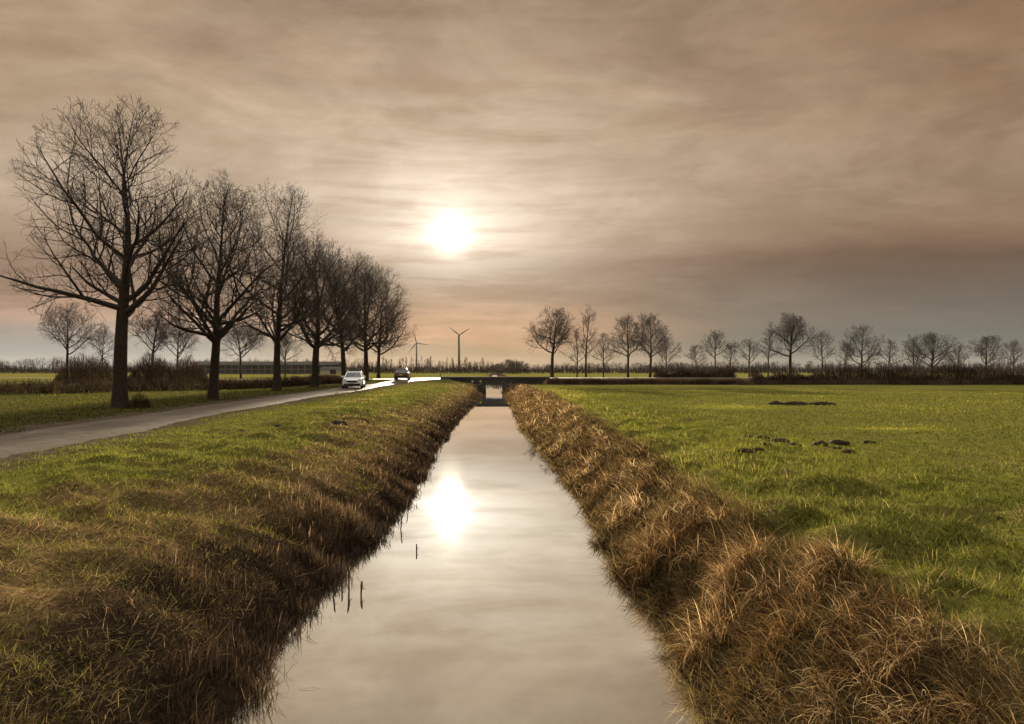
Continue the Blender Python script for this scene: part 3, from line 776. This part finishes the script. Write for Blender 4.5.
for i in range(46):
    xp = rw.gauss(513, 11) if i % 2 else rw.uniform(492, 528); d = rw.uniform(300, 345)
    h = np.interp(abs(xp-511), [0, 8, 14, 22], [17, 15, 14, 8])*rw.uniform(.75, 1.02)*d/F
    wood_tree(px(xp, d), d, h, h*.36, 90, False)
# undergrowth along the foot of the wood
n = 30000; X = U(-420, 420, n); Y = U(325, 345, n)
bx.append(np.stack([X, Y, U(0, 1.6, n)], -1)); ax_.append(U(0, 6.28, n)); le.append(np.abs(rng.normal(.3, .4, n))); Ls.append(U(1.4, 3.8, n)*(1+.4*vn(X, Y*0, 14, 81))); wds.append(np.full(n, .2)); tints.append(np.clip(.3+U(-.3, .3, n), 0, 1))
cat = np.concatenate
tot = sum(len(a) for a in ax_)
o = blade_obj('distant_woods', M_WOOD, (cat(bx), cat(ax_), cat(le), cat(Ls), cat(wds), U(-.3, .3, tot), cat(tints), 2))
tag(o, 'belt of leafless brown woods along the horizon', 'woods', kind='stuff')

# ------------------------------------------------------------------ molehills, soil ridge, reed stubs
M_SOIL = simple('fresh_soil', (.030, .020, .013), .95, .45, 9, bump=.8, spec=.05)
def mound(name, X, Y, w, h, seed, label, cat, group=None, dep=None):
    n, k = 20, 7; V = []; rd = random.Random(seed); z0 = land1(X, Y); dep = dep or w*.8
    ph = [rd.uniform(0, 6.28) for _ in range(3)]
    for j in range(k):
        t = j/(k-1)
        for i in range(n):
            a = 2*PI*i/n; w_ = (1+.14*math.sin(2*a+ph[0])+.10*math.sin(3*a+ph[1])+.06*math.sin(7*a+ph[2]))*math.sin(t*PI/2+.02)
            x_, y_ = w/2*w_*math.cos(a), dep/2*w_*math.sin(a)
            V.append((x_, y_, h*math.cos(t*PI/2)**.8*(1+rd.uniform(-.38, .38))-(.03 if j == k-1 else 0)))
    q = [(j*n+i, j*n+(i+1) % n, (j+1)*n+(i+1) % n, (j+1)*n+i) for j in range(k-1) for i in range(n)]
    o = link(name, np_mesh(name, np.array(V)*[1, 1, 1], np.array(q)[:, ::-1], smooth=True), M_SOIL)
    o.location = (X, Y, z0+.025)
    return tag(o, label, cat, group)
GM = 'molehills in the right-hand meadow'
for X_, Y_, wpx, lab in [
 (748, 441, 10, 'dark molehill at the left end of the main row in the meadow'),
 (762, 443.5, 11, 'second molehill from the left in the main row'),
 (779, 446, 16, 'long flat molehill in the left half of the main row'),
 (793, 450.5, 16, 'wide dark molehill in the middle of the main row'),
 (820, 449, 12, 'tallest rounded molehill, alone right of the middle'),
 (838, 446, 15, 'long low molehill behind the right-hand three'),
 (839, 451, 9, 'small molehill between the long low one and the front right one'),
 (848, 454, 12, 'front right molehill of the main row'),
 (868, 445.5, 8, 'lone tiny molehill farthest right in the meadow'),
 (745, 458.5, 12, 'flat molehill nearest the canal, in front of the main row'),
 (758, 455, 8, 'small molehill just right of the one nearest the canal'),
 (765, 452, 7, 'tiny molehill between the front pair and the main row')]:
    d = (H_EYE+.05)*F/(Y_-370); w = max(wpx, 9)*d/F*1.2
    mound('molehill', px(X_, d), d, w, w*(.26 if 'tallest' in lab else .15), int(X_), lab, 'molehill', GM)
for X_, Y_, wpx, lab in [(241, 432, 8, 'leftmost molehill on the verge between road and canal'), (270, 435, 7, 'nearest molehill of the pair on the roadside verge'), (280, 425.5, 9, 'farther molehill of the pair on the roadside verge'), (338, 421, 15, 'long dark lump of soil on the verge toward the canal')]:
    d = H_EYE*F/(Y_-370); w = wpx*d/F*1.1
    mound('molehill', px(X_, d), d, w, w*.2, int(X_), lab, 'molehill', 'molehills on the roadside verge')
d = 34.5
for i, (a, b_) in enumerate([(768, 783), (781, 806), (803, 832)]):
    mound('soil_ridge', px((a+b_)/2, d), d-.2*i, (b_-a)*d/F, .11, 300+i, ['left end of the dark soil ridge across the meadow', 'thick middle stretch of the dark soil ridge', 'thin right tail of the dark soil ridge'][i], 'soil ridge', 'dark soil ridge in the meadow', dep=.5)

M_REED = simple('dead_reed', (.030, .021, .013), .8, .4, 20)
for X_, Y_, hp, lean, lab in [
 (342, 583, 14, .05, 'thin reed stub closest to the left bank'), (350, 588, 19, -.04, 'tallest dark reed stub in the water by the left bank'),
 (362, 594, 11, .03, 'short thick reed stub farthest out from its neighbours'), (401, 529, 11, .1, 'leaning reed stem where the left bank bends'),
 (417, 551, 6, 0, 'lone tiny reed tip out in open water'), (371, 553, 5, -.2, 'small broken reed beside the left bank'), (334, 596, 12, .12, 'bent reed stub among the bank stems')]:
    d = 2.9*F/(Y_-370); h = 1.3*hp*d/F; mb = MB(); rd = random.Random(int(X_))
    tz = [-.18, 0, h*.3, h*.62, h*.86, h]; tr = [.009, .010, .012, .016 if 'thick' in lab or 'tallest' in lab else .010, .012, .003]
    rings = []
    for z, r_ in zip(tz, tr):
        ox = lean*z+rd.gauss(0, .004)
        rings.append([(ox+r_*math.cos(k*PI/3), r_*math.sin(k*PI/3), z) for k in range(6)])
    mb.rings(rings)
    # a dead leaf hanging off
    mb.poly([(lean*h*.5, 0, h*.5), (lean*h*.5+.012, .004, h*.52), (lean*h*.5+.06, .0, h*.30)])
    o = mb.build('reed', M_REED, smooth=False); o.location = (px(X_, d), d, -1.2); tag(o, lab, 'reed', 'reed stubs standing in the canal')

# ------------------------------------------------------------------ bridge
M_CONC = simple('dark_concrete', (.036, .031, .027), .85, .45, 1.3, bump=.5)
M_CONC2 = simple('stained_brick', (.030, .025, .021), .9, .5, 2.2, bump=.6)
M_STEEL = simple('rail_steel', (.10, .09, .08), .6, .3, 3)
br = empty('bridge', (XC, BY0, 0)); tag(br, 'low dark road bridge crossing the canal', 'bridge')
MB().box(-6.9, 6.9, 0, BY1-BY0, -.28, .56).build('deck', M_CONC, br, bevel=.03)
for y0 in (-.06, BY1-BY0-.24): MB().box(-7.1, 7.5, y0, y0+.3, .50, .78).build('parapet', M_CONC2, br, bevel=.02)
MB().box(-6.7, -1.15, .12, BY1-BY0-.12, -2.2, -.28).build('abutment', M_CONC2, br)
MB().box(1.15, 6.7, .12, BY1-BY0-.12, -2.2, -.28).build('abutment', M_CONC2, br)
for s in (-1, 1):
    MB().poly([(s*1.2, .1, -2), (s*1.2, .1, .0), (s*2.7, -3.2, -.45), (s*2.7, -3.2, -2)]).poly([(s*1.45, .1, -2), (s*1.45, .1, .0), (s*2.95, -3.2, -.45), (s*2.95, -3.2, -2)]).poly([(s*1.2, .1, 0), (s*1.45, .1, 0), (s*2.95, -3.2, -.45), (s*2.7, -3.2, -.45)]).build('wing_wall', M_CONC2, br)
M_YEL = simple('yellow_plate', (.62, .50, .03), .5, .1, 4); M_WHITE = simple('white_plate', (.5, .5, .47), .5, .15, 4)
for xx, mt, w in ((px(480.5, 93)-XC, M_YEL, .17), (px(472.5, 93)-XC, M_WHITE, .14)):
    mb = MB(); k = 4 if mt is M_YEL else 10
    mb.rings([[(xx+w*math.cos(2*PI*i/k), yy, .20+w*math.sin(2*PI*i/k)) for i in range(k)] for yy in (-.035, -.003)])
    o = mb.build('sign_plate', mt, br); o['label'] = 'yellow diamond plate on the bridge face' if mt is M_YEL else 'round pale plate on the bridge face'

def post(X, Y, h, label, w=.06):
    o = empty('marker_post', (X, Y, land1(X, Y))); tag(o, label, 'post')
    MB().box(-w, w, -w, w, -.2, h).build('post', M_POST, o, bevel=.01)
    MB().box(-w-.008, w+.008, -w-.008, w+.008, h*.82, h*.92).build('reflector_band', M_WHITE, o)
M_POST = simple('weathered_post', (.13, .10, .075), .8, .3, 5)
post(px(440.5, 91), 91, 1.75, 'tall weathered marker post at the left end of the bridge')
post(px(446, 90.6), 90.6, .95, 'short weathered marker post beside the tall one at the bridge', .05)

# ------------------------------------------------------------------ wind turbines
M_TURB = simple('turbine_grey', (.07, .066, .062), .55, .1, .3)
def turbine(X_, d, hub_y, bl, angs, label):
    X = px(X_, d); h = H_EYE+(370-hub_y)*d/F
    o = empty('wind_turbine', (X, d, 0)); tag(o, label, 'wind turbine', 'wind turbines on the horizon')
    MB().tube((0, 0, 0), (0, 0, h-.9), 1.5, .85, 16).build('tower', M_TURB, o, smooth=True)
    mb = MB()
    mb.rings([[(sx*1.0, yy, h+sz*1.0) for sx, sz in ((-s_, -s_), (s_, -s_), (s_, s_), (-s_, s_))] for yy, s_ in ((-1.6, .7), (-.6, 1.0), (3.2, 1.0), (4.2, .7))])
    mb.build('nacelle', M_TURB, o)
    MB().tube((0, -3.0, h), (0, -1.6, h), .25, .85, 12).build('hub', M_TURB, o, smooth=True)
    for a in angs:
        a = R(a); u = Vector((math.sin(a), 0, math.cos(a))); v = Vector((math.cos(a), 0, -math.sin(a)))
        rings = []
        for t, c_, th in ((.02, .55, .5), (.12, .75, .42), (.22, 1.35, .32), (.5, .95, .2), (.8, .6, .12), (1.0, .18, .05)):
            p_ = Vector((0, -2.2, h))+u*bl*t
            rings.append([p_-v*c_*.35, p_+Vector((0, -th, 0)), p_+v*c_*.75, p_+Vector((0, th, 0))])
        MB().rings(rings).build('blade', M_TURB, o, smooth=True)
turbine(459, 800, 335, 14.5, (-52, 58, 183), 'nearer wind turbine right of the road, two blades raised like a V')
turbine(416.5, 1000, 343, 19, (-14, 98, 218), 'fainter wind turbine just right of the last roadside tree')

# ------------------------------------------------------------------ far buildings on the left
M_WALL = simple('pale_wall', (.11, .095, .08), .9, .2, .2); M_ROOF = simple('dark_roof', (.045, .038, .033), .9, .25, .3); M_PANE = simple('window_pane', (.03, .03, .032), .2, .2, 1); M_PALE = simple('light_shed', (.42, .39, .34), .8, .15, .2)
d = 290; x0, x1 = px(192, d), px(338, d)
b_ = empty('long_building', ((x0+x1)/2, d, 0)); tag(b_, 'long low building with rows of dark windows behind the roadside trees', 'building')
hw = (x1-x0)/2
MB().box(-hw, hw, 0, 9, 0, 3.9).build('wall', M_WALL, b_)
MB().rings([[(-hw-.4, -.5, 3.9), (-hw-.4, 9.5, 3.9), (-hw-.4, 4.5, 5.3)], [(hw+.4, -.5, 3.9), (hw+.4, 9.5, 3.9), (hw+.4, 4.5, 5.3)]]).build('roof', M_ROOF, b_)
nwin = 22
for r_ in range(2):
    for i in range(nwin):
        cxw = -hw+(i+.5)*2*hw/nwin; z0 = .45+r_*1.75
        w_ = MB().box(cxw-1.1, cxw+1.1, -.06, .05, z0, z0+1.35).build('window', M_PANE, b_)
sh = empty('shed', (px(333, 280), 280, 0)); tag(sh, 'small pale shed right of the long low building', 'shed')
MB().box(-5, 5, 0, 6, 0, 2.0).build('wall', M_PALE, sh); MB().rings([[(-5.3, -.4, 2.0), (-5.3, 6.4, 2.0), (-5.3, 3, 3.0)], [(5.3, -.4, 2.0), (5.3, 6.4, 2.0), (5.3, 3, 3.0)]]).build('roof', M_ROOF, sh)
MB().box(-1.2, 1.2, -.06, .03, 0, 1.8).build('door', M_PANE, sh)

# ------------------------------------------------------------------ cars
M_GLASS, nt = newmat('car_glass')
p = nt.add('ShaderNodeBsdfPrincipled'); p.inputs['Base Color'].default_value = (.02, .022, .024, 1); p.inputs['Roughness'].default_value = .08; nt.l.new(p.outputs[0], nt.out.inputs[0])
M_TYRE = simple('tyre_rubber', (.015, .015, .015), .85, .2, 8); M_RIM = simple('alloy', (.35, .35, .36), .35, .1, 8, metal=.8)
M_TRIM = simple('black_trim', (.018, .018, .018), .6, .2, 6); M_LAMP = simple('lamp_glass', (.75, .76, .78), .1, .05, 6); M_RED = simple('tail_glass', (.35, .015, .012), .2, .1, 6)
def car(name, X, Y, rz, label, paint, Hc, Lc=4.2, Wc=1.8, z=0, roof_paint=None):
    o = empty(name, (X, Y, z), rz); tag(o, label, 'car')
    w = Wc/2; h = Hc
    # body sections from nose (-y) to tail (+y): y, half-width, underside, shoulder height
    S = [(-Lc/2, w*.80, .30, .62), (-Lc/2+.12, w*.92, .24, .78), (-Lc/2+.5, w*.98, .22, .90), (-Lc*.18, w, .22, .98), (0, w, .22, 1.0), (Lc*.25, w, .22, 1.02), (Lc/2-.25, w*.97, .24, 1.02), (Lc/2-.06, w*.93, .28, .98), (Lc/2, w*.86, .34, .85)]
    rings = []
    for y_, hw_, b0, t0 in S:
        m_ = (b0+t0)/2
        rings.append([(-hw_*.9, y_, b0), (-hw_, y_, b0+.12), (-hw_*1.0, y_, m_+.08), (-hw_*.95, y_, t0-.06), (-hw_*.80, y_, t0), (hw_*.80, y_, t0), (hw_*.95, y_, t0-.06), (hw_, y_, m_+.08), (hw_, y_, b0+.12), (hw_*.9, y_, b0)])
    MB().rings(rings).build('body', paint, o, smooth=False, bevel=.02)
    # glasshouse: lower and upper outline
    yb0, yb1, yt0, yt1 = -Lc*.20, Lc/2-.22, -Lc*.03, Lc/2-.62
    zb, zt = .97, h-.09; wb, wt = w*.90, w*.70
    fr, fl, rl, rr_ = (wb, yb0, zb), (-wb, yb0, zb), (-wb, yb1, zb), (wb, yb1, zb)
    tfr, tfl, trl, trr = (wt, yt0, zt), (-wt, yt0, zt), (-wt, yt1, zt), (wt, yt1, zt)
    mb = MB(); mb.rings([[fl, fr, rr_, rl], [tfl, tfr, trr, trl]], cap=False).build('pillars', paint, o)
    def pane(nm, a, b, c, d, inset):
        a, b, c, d = map(Vector, (a, b, c, d)); cen = (a+b+c+d)/4; nrm = (b-a).cross(d-a).normalized()
        if nrm.dot(cen-Vector((0, (yb0+yb1)/2, 1.2))) < 0: nrm = -nrm
        q = [cen+(p_-cen)*inset+nrm*.012 for p_ in (a, b, c, d)]; q2 = [p_-nrm*.02 for p_ in q]
        MB().rings([q2, q]).build(nm, M_GLASS, o)
    pane('windscreen', fl, fr, tfr, tfl, .90); pane('rear_window', rl, rr_, trr, trl, .82)
    for s in (-1, 1):
        A = Vector((s*wb, yb0, zb)); B = Vector((s*wb, yb1, zb)); Cc = Vector((s*wt, yt1, zt)); D = Vector((s*wt, yt0, zt))
        mid0, mid1 = A.lerp(B, .46), D.lerp(Cc, .42)
        pane('side_window', A, mid0, mid1, D, .84); pane('side_window', mid0, B, Cc, mid1, .84)
    rp = roof_paint or paint
    MB().rings([[(-wt*k, yt0-.02+e, zz), (wt*k, yt0-.02+e, zz), (wt*k, yt1+.06-e, zz), (-wt*k, yt1+.06-e, zz)] for k, e, zz in ((1.02, 0, zt-.01), (.99, .03, zt+.05), (.85, .18, h))]).build('roof', rp, o, smooth=False)
    for s in (-1, 1):
        for y_ in (-Lc*.31, Lc*.30):
            wh = empty('wheel', (s*(w-.10), y_, .33)); wh.parent = o
            mb = MB(); prof = [(-.11, .24), (-.11, .31), (-.08, .33), (.08, .33), (.11, .31), (.11, .24)]
            mb.rings([[(xx, rr2*math.cos(2*PI*i/20), rr2*math.sin(2*PI*i/20)) for i in range(20)] for xx, rr2 in prof]).build('tyre', M_TYRE, wh, smooth=False)
            mb = MB()
            for i in range(5):
                a = 2*PI*i/5; mb.tube((s*.115, 0, 0), (s*.115, .22*math.cos(a), .22*math.sin(a)), .04, .03, 6)
            mb.tube((s*.09, 0, 0), (s*.14, 0, 0), .06, .05, 10); mb.build('rim', M_RIM, wh)
            MB().rings([[(s*(w+.004)-0, y_+.40*math.cos(PI*i/10)*k, .33+.42*math.sin(PI*i/10)*k) for i in range(11)] for k in (1.0, .86)], cap=False).build('wheel_arch', M_TRIM, o)
        # lamps, mirrors
        MB().rings([[(s*w*a_, y_, z_) for a_, z_ in ((.52, .70), (.86, .74), (.88, .86), (.55, .80))] for y_ in (-Lc/2-.005, -Lc/2+.2)]).build('headlight', M_LAMP, o)
        MB().rings([[(s*w*a_, y_, z_) for a_, z_ in ((.68, .62), (.90, .62), (.92, .98), (.72, .98))] for y_ in (Lc/2-.14, Lc/2+.012)]).build('tail_light', M_RED, o)
        mb = MB().box(s*w*.93, s*w*.93+s*.22, yb0+.22, yb0+.34, .98, 1.12) if s > 0 else MB().box(s*w*.93-.22, s*w*.93, yb0+.22, yb0+.34, .98, 1.12)
        mb.build('wing_mirror', paint, o, bevel=.02)
    MB().box(-w*.5, w*.5, -Lc/2-.02, -Lc/2+.1, .56, .72).build('grille', M_TRIM, o)
    MB().box(-w*.78, w*.78, -Lc/2-.03, -Lc/2+.1, .26, .44).build('front_bumper', M_TRIM, o, bevel=.02)
    MB().box(-w*.84, w*.84, Lc/2-.12, Lc/2+.04, .30, .52).build('rear_bumper', M_TRIM, o, bevel=.02)
    MB().box(-.26, .26, -Lc/2-.045, -Lc/2-.032, .45, .55).build('licence_plate', M_WHITE, o)
    MB().box(-.26, .26, Lc/2+.013, Lc/2+.026, .62, .73).build('licence_plate', M_YEL, o)
    return o
M_PW = simple('white_paint', (.80, .82, .84), .3, .04, 1, coat=.6); M_PD = simple('dark_red_paint', (.060, .026, .020), .3, .1, 1, coat=.6)
car('parked_car' if False else 'oncoming_car', px(354, 63.5), 63.5, R(8), 'white car with lit grey windscreen driving toward the camera' if False else 'white car driving toward the camera on the road', M_PW, 1.52, z=.06)
car('departing_car', px(405, 91), 89.0, R(184), 'dark red-brown car seen from behind at the road bend', M_PD, 1.46, z=float(z_main(89))+.06)

m, nt = newmat('haze_air')
pv = nt.add('ShaderNodeVolumePrincipled'); pv.inputs['Color'].default_value = (.93, .90, .86, 1); pv.inputs['Density'].default_value = .00002; pv.inputs['Anisotropy'].default_value = .2
nt.l.new(pv.outputs[0], nt.out.inputs['Volume'])
tag(MB().box(-4400, 4400, -60, 4400, -4, 72).build('haze', m), kind='stuff')

# ------------------------------------------------------------------ sky, sun, camera
SUN_AZ, SUN_EL = R(-5.06), R(11.0)
sd = Vector((math.sin(SUN_AZ)*math.cos(SUN_EL), math.cos(SUN_AZ)*math.cos(SUN_EL), math.sin(SUN_EL)))
w = bpy.data.worlds.new('World'); sc.world = w; w.use_nodes = True
nt = NT(w.node_tree); out = nt.add('ShaderNodeOutputWorld'); bg = nt.add('ShaderNodeBackground')
tc = nt.add('ShaderNodeTexCoord').outputs['Generated']
sp = nt.add('ShaderNodeSeparateXYZ'); nt.l.new(tc, sp.inputs[0]); dx, dy, dz = sp.outputs
el = nt.m('MULTIPLY', nt.m('ARCSINE', dz), 180/PI)
az = nt.m('MULTIPLY', nt.m('ARCTAN2', dx, dy), 180/PI)
# a cloud sheet seen in perspective
inv = nt.m('DIVIDE', 1, nt.m('ADD', nt.m('MAXIMUM', dz, 0), .11))
cv = nt.add('ShaderNodeCombineXYZ'); nt.l.new(nt.m('MULTIPLY', nt.m('MULTIPLY', dx, inv), .55), cv.inputs[0]); nt.l.new(nt.m('MULTIPLY', dy, inv), cv.inputs[1])
nA = nt.noise(cv.outputs[0], 1.1, 7, .58, .5); nB = nt.noise(cv.outputs[0], 3.3, 7, .62, .8)
e2 = nt.m('ADD', el, nt.m('ADD', nt.m('MULTIPLY', nt.m('SUBTRACT', nA, .5), 7), nt.m('MULTIPLY', nt.m('SUBTRACT', nB, .5), 3)))
ramp_c = nt.ramp(nt.m('DIVIDE', nt.m('MIX' if False else 'ADD', nt.m('MULTIPLY', el, .45), nt.m('MULTIPLY', e2, .55)), 40), [
  (0.0, lin(132, 122, 110)), (.04, lin(140, 124, 109)), (.083, lin(196, 156, 130)), (.13, lin(154, 126, 105)), (.20, lin(142, 116, 94)),
  (.255, lin(182, 157, 132)), (.33, lin(204, 183, 158)), (.45, lin(198, 174, 145)), (.58, lin(180, 154, 125)), (.72, lin(162, 138, 111)), (1, lin(150, 132, 112))])
c = nt.mix(nt.m('MULTIPLY', nt.maprange(nB, .44, .66, smooth=True), .30), ramp_c, nt.mix(1, ramp_c, (.62, .58, .53, 1), 'MULTIPLY'))
c = nt.mix(nt.m('MULTIPLY', nt.maprange(nA, .5, .68, smooth=True), .3), c, nt.mix(1, c, (1.25, 1.22, 1.2, 1), 'MULTIPLY'))
cv3 = nt.add('ShaderNodeCombineXYZ'); nt.l.new(nt.m('MULTIPLY', az, .055), cv3.inputs[0]); nt.l.new(nt.m('MULTIPLY', el, .13), cv3.inputs[1])
nD = nt.noise(cv3.outputs[0], 1.0, 6, .62, .6); nE = nt.noise(cv3.outputs[0], 4.5, 8, .7, .3)
c = nt.mix(nt.m('MULTIPLY', nt.maprange(nD, .40, .60, 1, 0, True), .52), c, nt.mix(1, c, (.66, .57, .48, 1), 'MULTIPLY'))
c = nt.mix(nt.maprange(nD, .52, .70, 0, .45, True), c, nt.mix(1, c, (1.28, 1.27, 1.26, 1), 'MULTIPLY'))
c = nt.mix(nt.maprange(nE, .35, .62, .33, 0), c, nt.mix(1, c, (.68, .62, .56, 1), 'MULTIPLY'))
# away from the sun the layer is thicker and greyer, most of all low in the east
rt = nt.maprange(az, 4, 34, 0, 1, True)
c = nt.mix(rt, c, nt.mix(1, c, (.64, .56, .49, 1), 'MULTIPLY'))
low = nt.m('MULTIPLY', nt.maprange(el, 1.5, 9.5, 1, 0, True), nt.maprange(az, 1, 22, 0, .92, True))
c = nt.mix(low, c, lin(88, 95, 93))
lowl = nt.m('MULTIPLY', nt.maprange(el, 1.0, 5.0, 1, 0, True), nt.maprange(az, -12, -24, 0, .85, True))
c = nt.mix(lowl, c, lin(150, 154, 152))
zen = nt.maprange(el, 32, 60, 0, 1, True)
c = nt.mix(zen, c, (2.2, 2.1, 1.9, 1))
# the veiled sun
dot = nt.add('ShaderNodeVectorMath', operation='DOT_PRODUCT'); nt.l.new(tc, dot.inputs[0]); dot.inputs[1].default_value = sd
th = nt.m('MULTIPLY', nt.m('ARCCOSINE', nt.m('MINIMUM', dot.outputs['Value'], 1)), 180/PI)
# streaky veil: flatten the halo sideways
du = nt.m('MULTIPLY', nt.m('SUBTRACT', az, math.degrees(SUN_AZ)), .55); dv = nt.m('SUBTRACT', el, math.degrees(SUN_EL))
th2 = nt.m('SQRT', nt.m('ADD', nt.m('MULTIPLY', du, du), nt.m('MULTIPLY', dv, dv)))
E = lambda v, s_: nt.m('POWER', 2.71828, nt.m('MULTIPLY', v, -1/s_))
core = nt.m('MULTIPLY', nt.m('POWER', 2.71828, nt.m('MULTIPLY', nt.m('POWER', nt.m('DIVIDE', th, 1.25), 2.0), -1)), 1.5)
cv2 = nt.add('ShaderNodeCombineXYZ'); nt.l.new(nt.m('MULTIPLY', az, .10), cv2.inputs[0]); nt.l.new(nt.m('MULTIPLY', el, 1.1), cv2.inputs[1])
nC = nt.noise(cv2.outputs[0], .8, 5, .6, .4)
veil = nt.maprange(nC, .32, .62, .55, 1.15, True)
halo = nt.m('ADD', nt.m('MULTIPLY', E(th, 1.3), .6), nt.m('MULTIPLY', nt.m('ADD', nt.m('MULTIPLY', E(th2, 2.9), .68), nt.m('MULTIPLY', E(th, 10), .21)), veil))
glow = nt.m('ADD', core, nt.m('MULTIPLY', halo, nt.maprange(el, 2.0, 10.0, .12, 1, True)))
gc = nt.mix(1, (1.0, .93, .82, 1), (1, 1, 1, 1), 'MULTIPLY')
vm = nt.add('ShaderNodeVectorMath', operation='SCALE'); nt.l.new(gc, vm.inputs[0]); nt.l.new(glow, vm.inputs['Scale'])
c = nt.mix(1, c, vm.outputs[0], 'ADD')
sky = nt.add('ShaderNodeTexSky', sky_type='NISHITA', sun_disc=False, sun_elevation=SUN_EL, sun_rotation=SUN_AZ)
sk10 = nt.add('ShaderNodeVectorMath', operation='SCALE'); nt.l.new(c, sk10.inputs[0]); sk10.inputs['Scale'].default_value = 4.85
fin = nt.mix(.985, sky.outputs[0], sk10.outputs[0])
nt.l.new(fin, bg.inputs[0]); bg.inputs[1].default_value = .05
nt.l.new(bg.outputs[0], out.inputs[0])

sl = bpy.data.lights.new('sun', 'SUN'); sl.energy = 5.0; sl.angle = R(1.8); sl.color = (1, .84, .62)
so = bpy.data.objects.new('sun', sl); COL.objects.link(so); so.rotation_euler = (-sd).to_track_quat('-Z', 'Y').to_euler()

cam = bpy.data.cameras.new('camera'); co = bpy.data.objects.new('camera', cam); COL.objects.link(co)
co.location = (0, 0, H_EYE); co.rotation_euler = (R(90)+math.atan(8/F), 0, 0)
cam.sensor_width = 36; cam.lens = F/1024*36; cam.clip_start = .05; cam.clip_end = 9000
sc.camera = co
sc.render.resolution_x, sc.render.resolution_y = 1024, 724
vs = sc.view_settings; vs.view_transform = 'Standard'; vs.look = 'None'; vs.exposure = 2.0; vs.gamma = 1; vs.use_curve_mapping = False
sc.cycles.max_bounces = 6; sc.cycles.transparent_max_bounces = 4
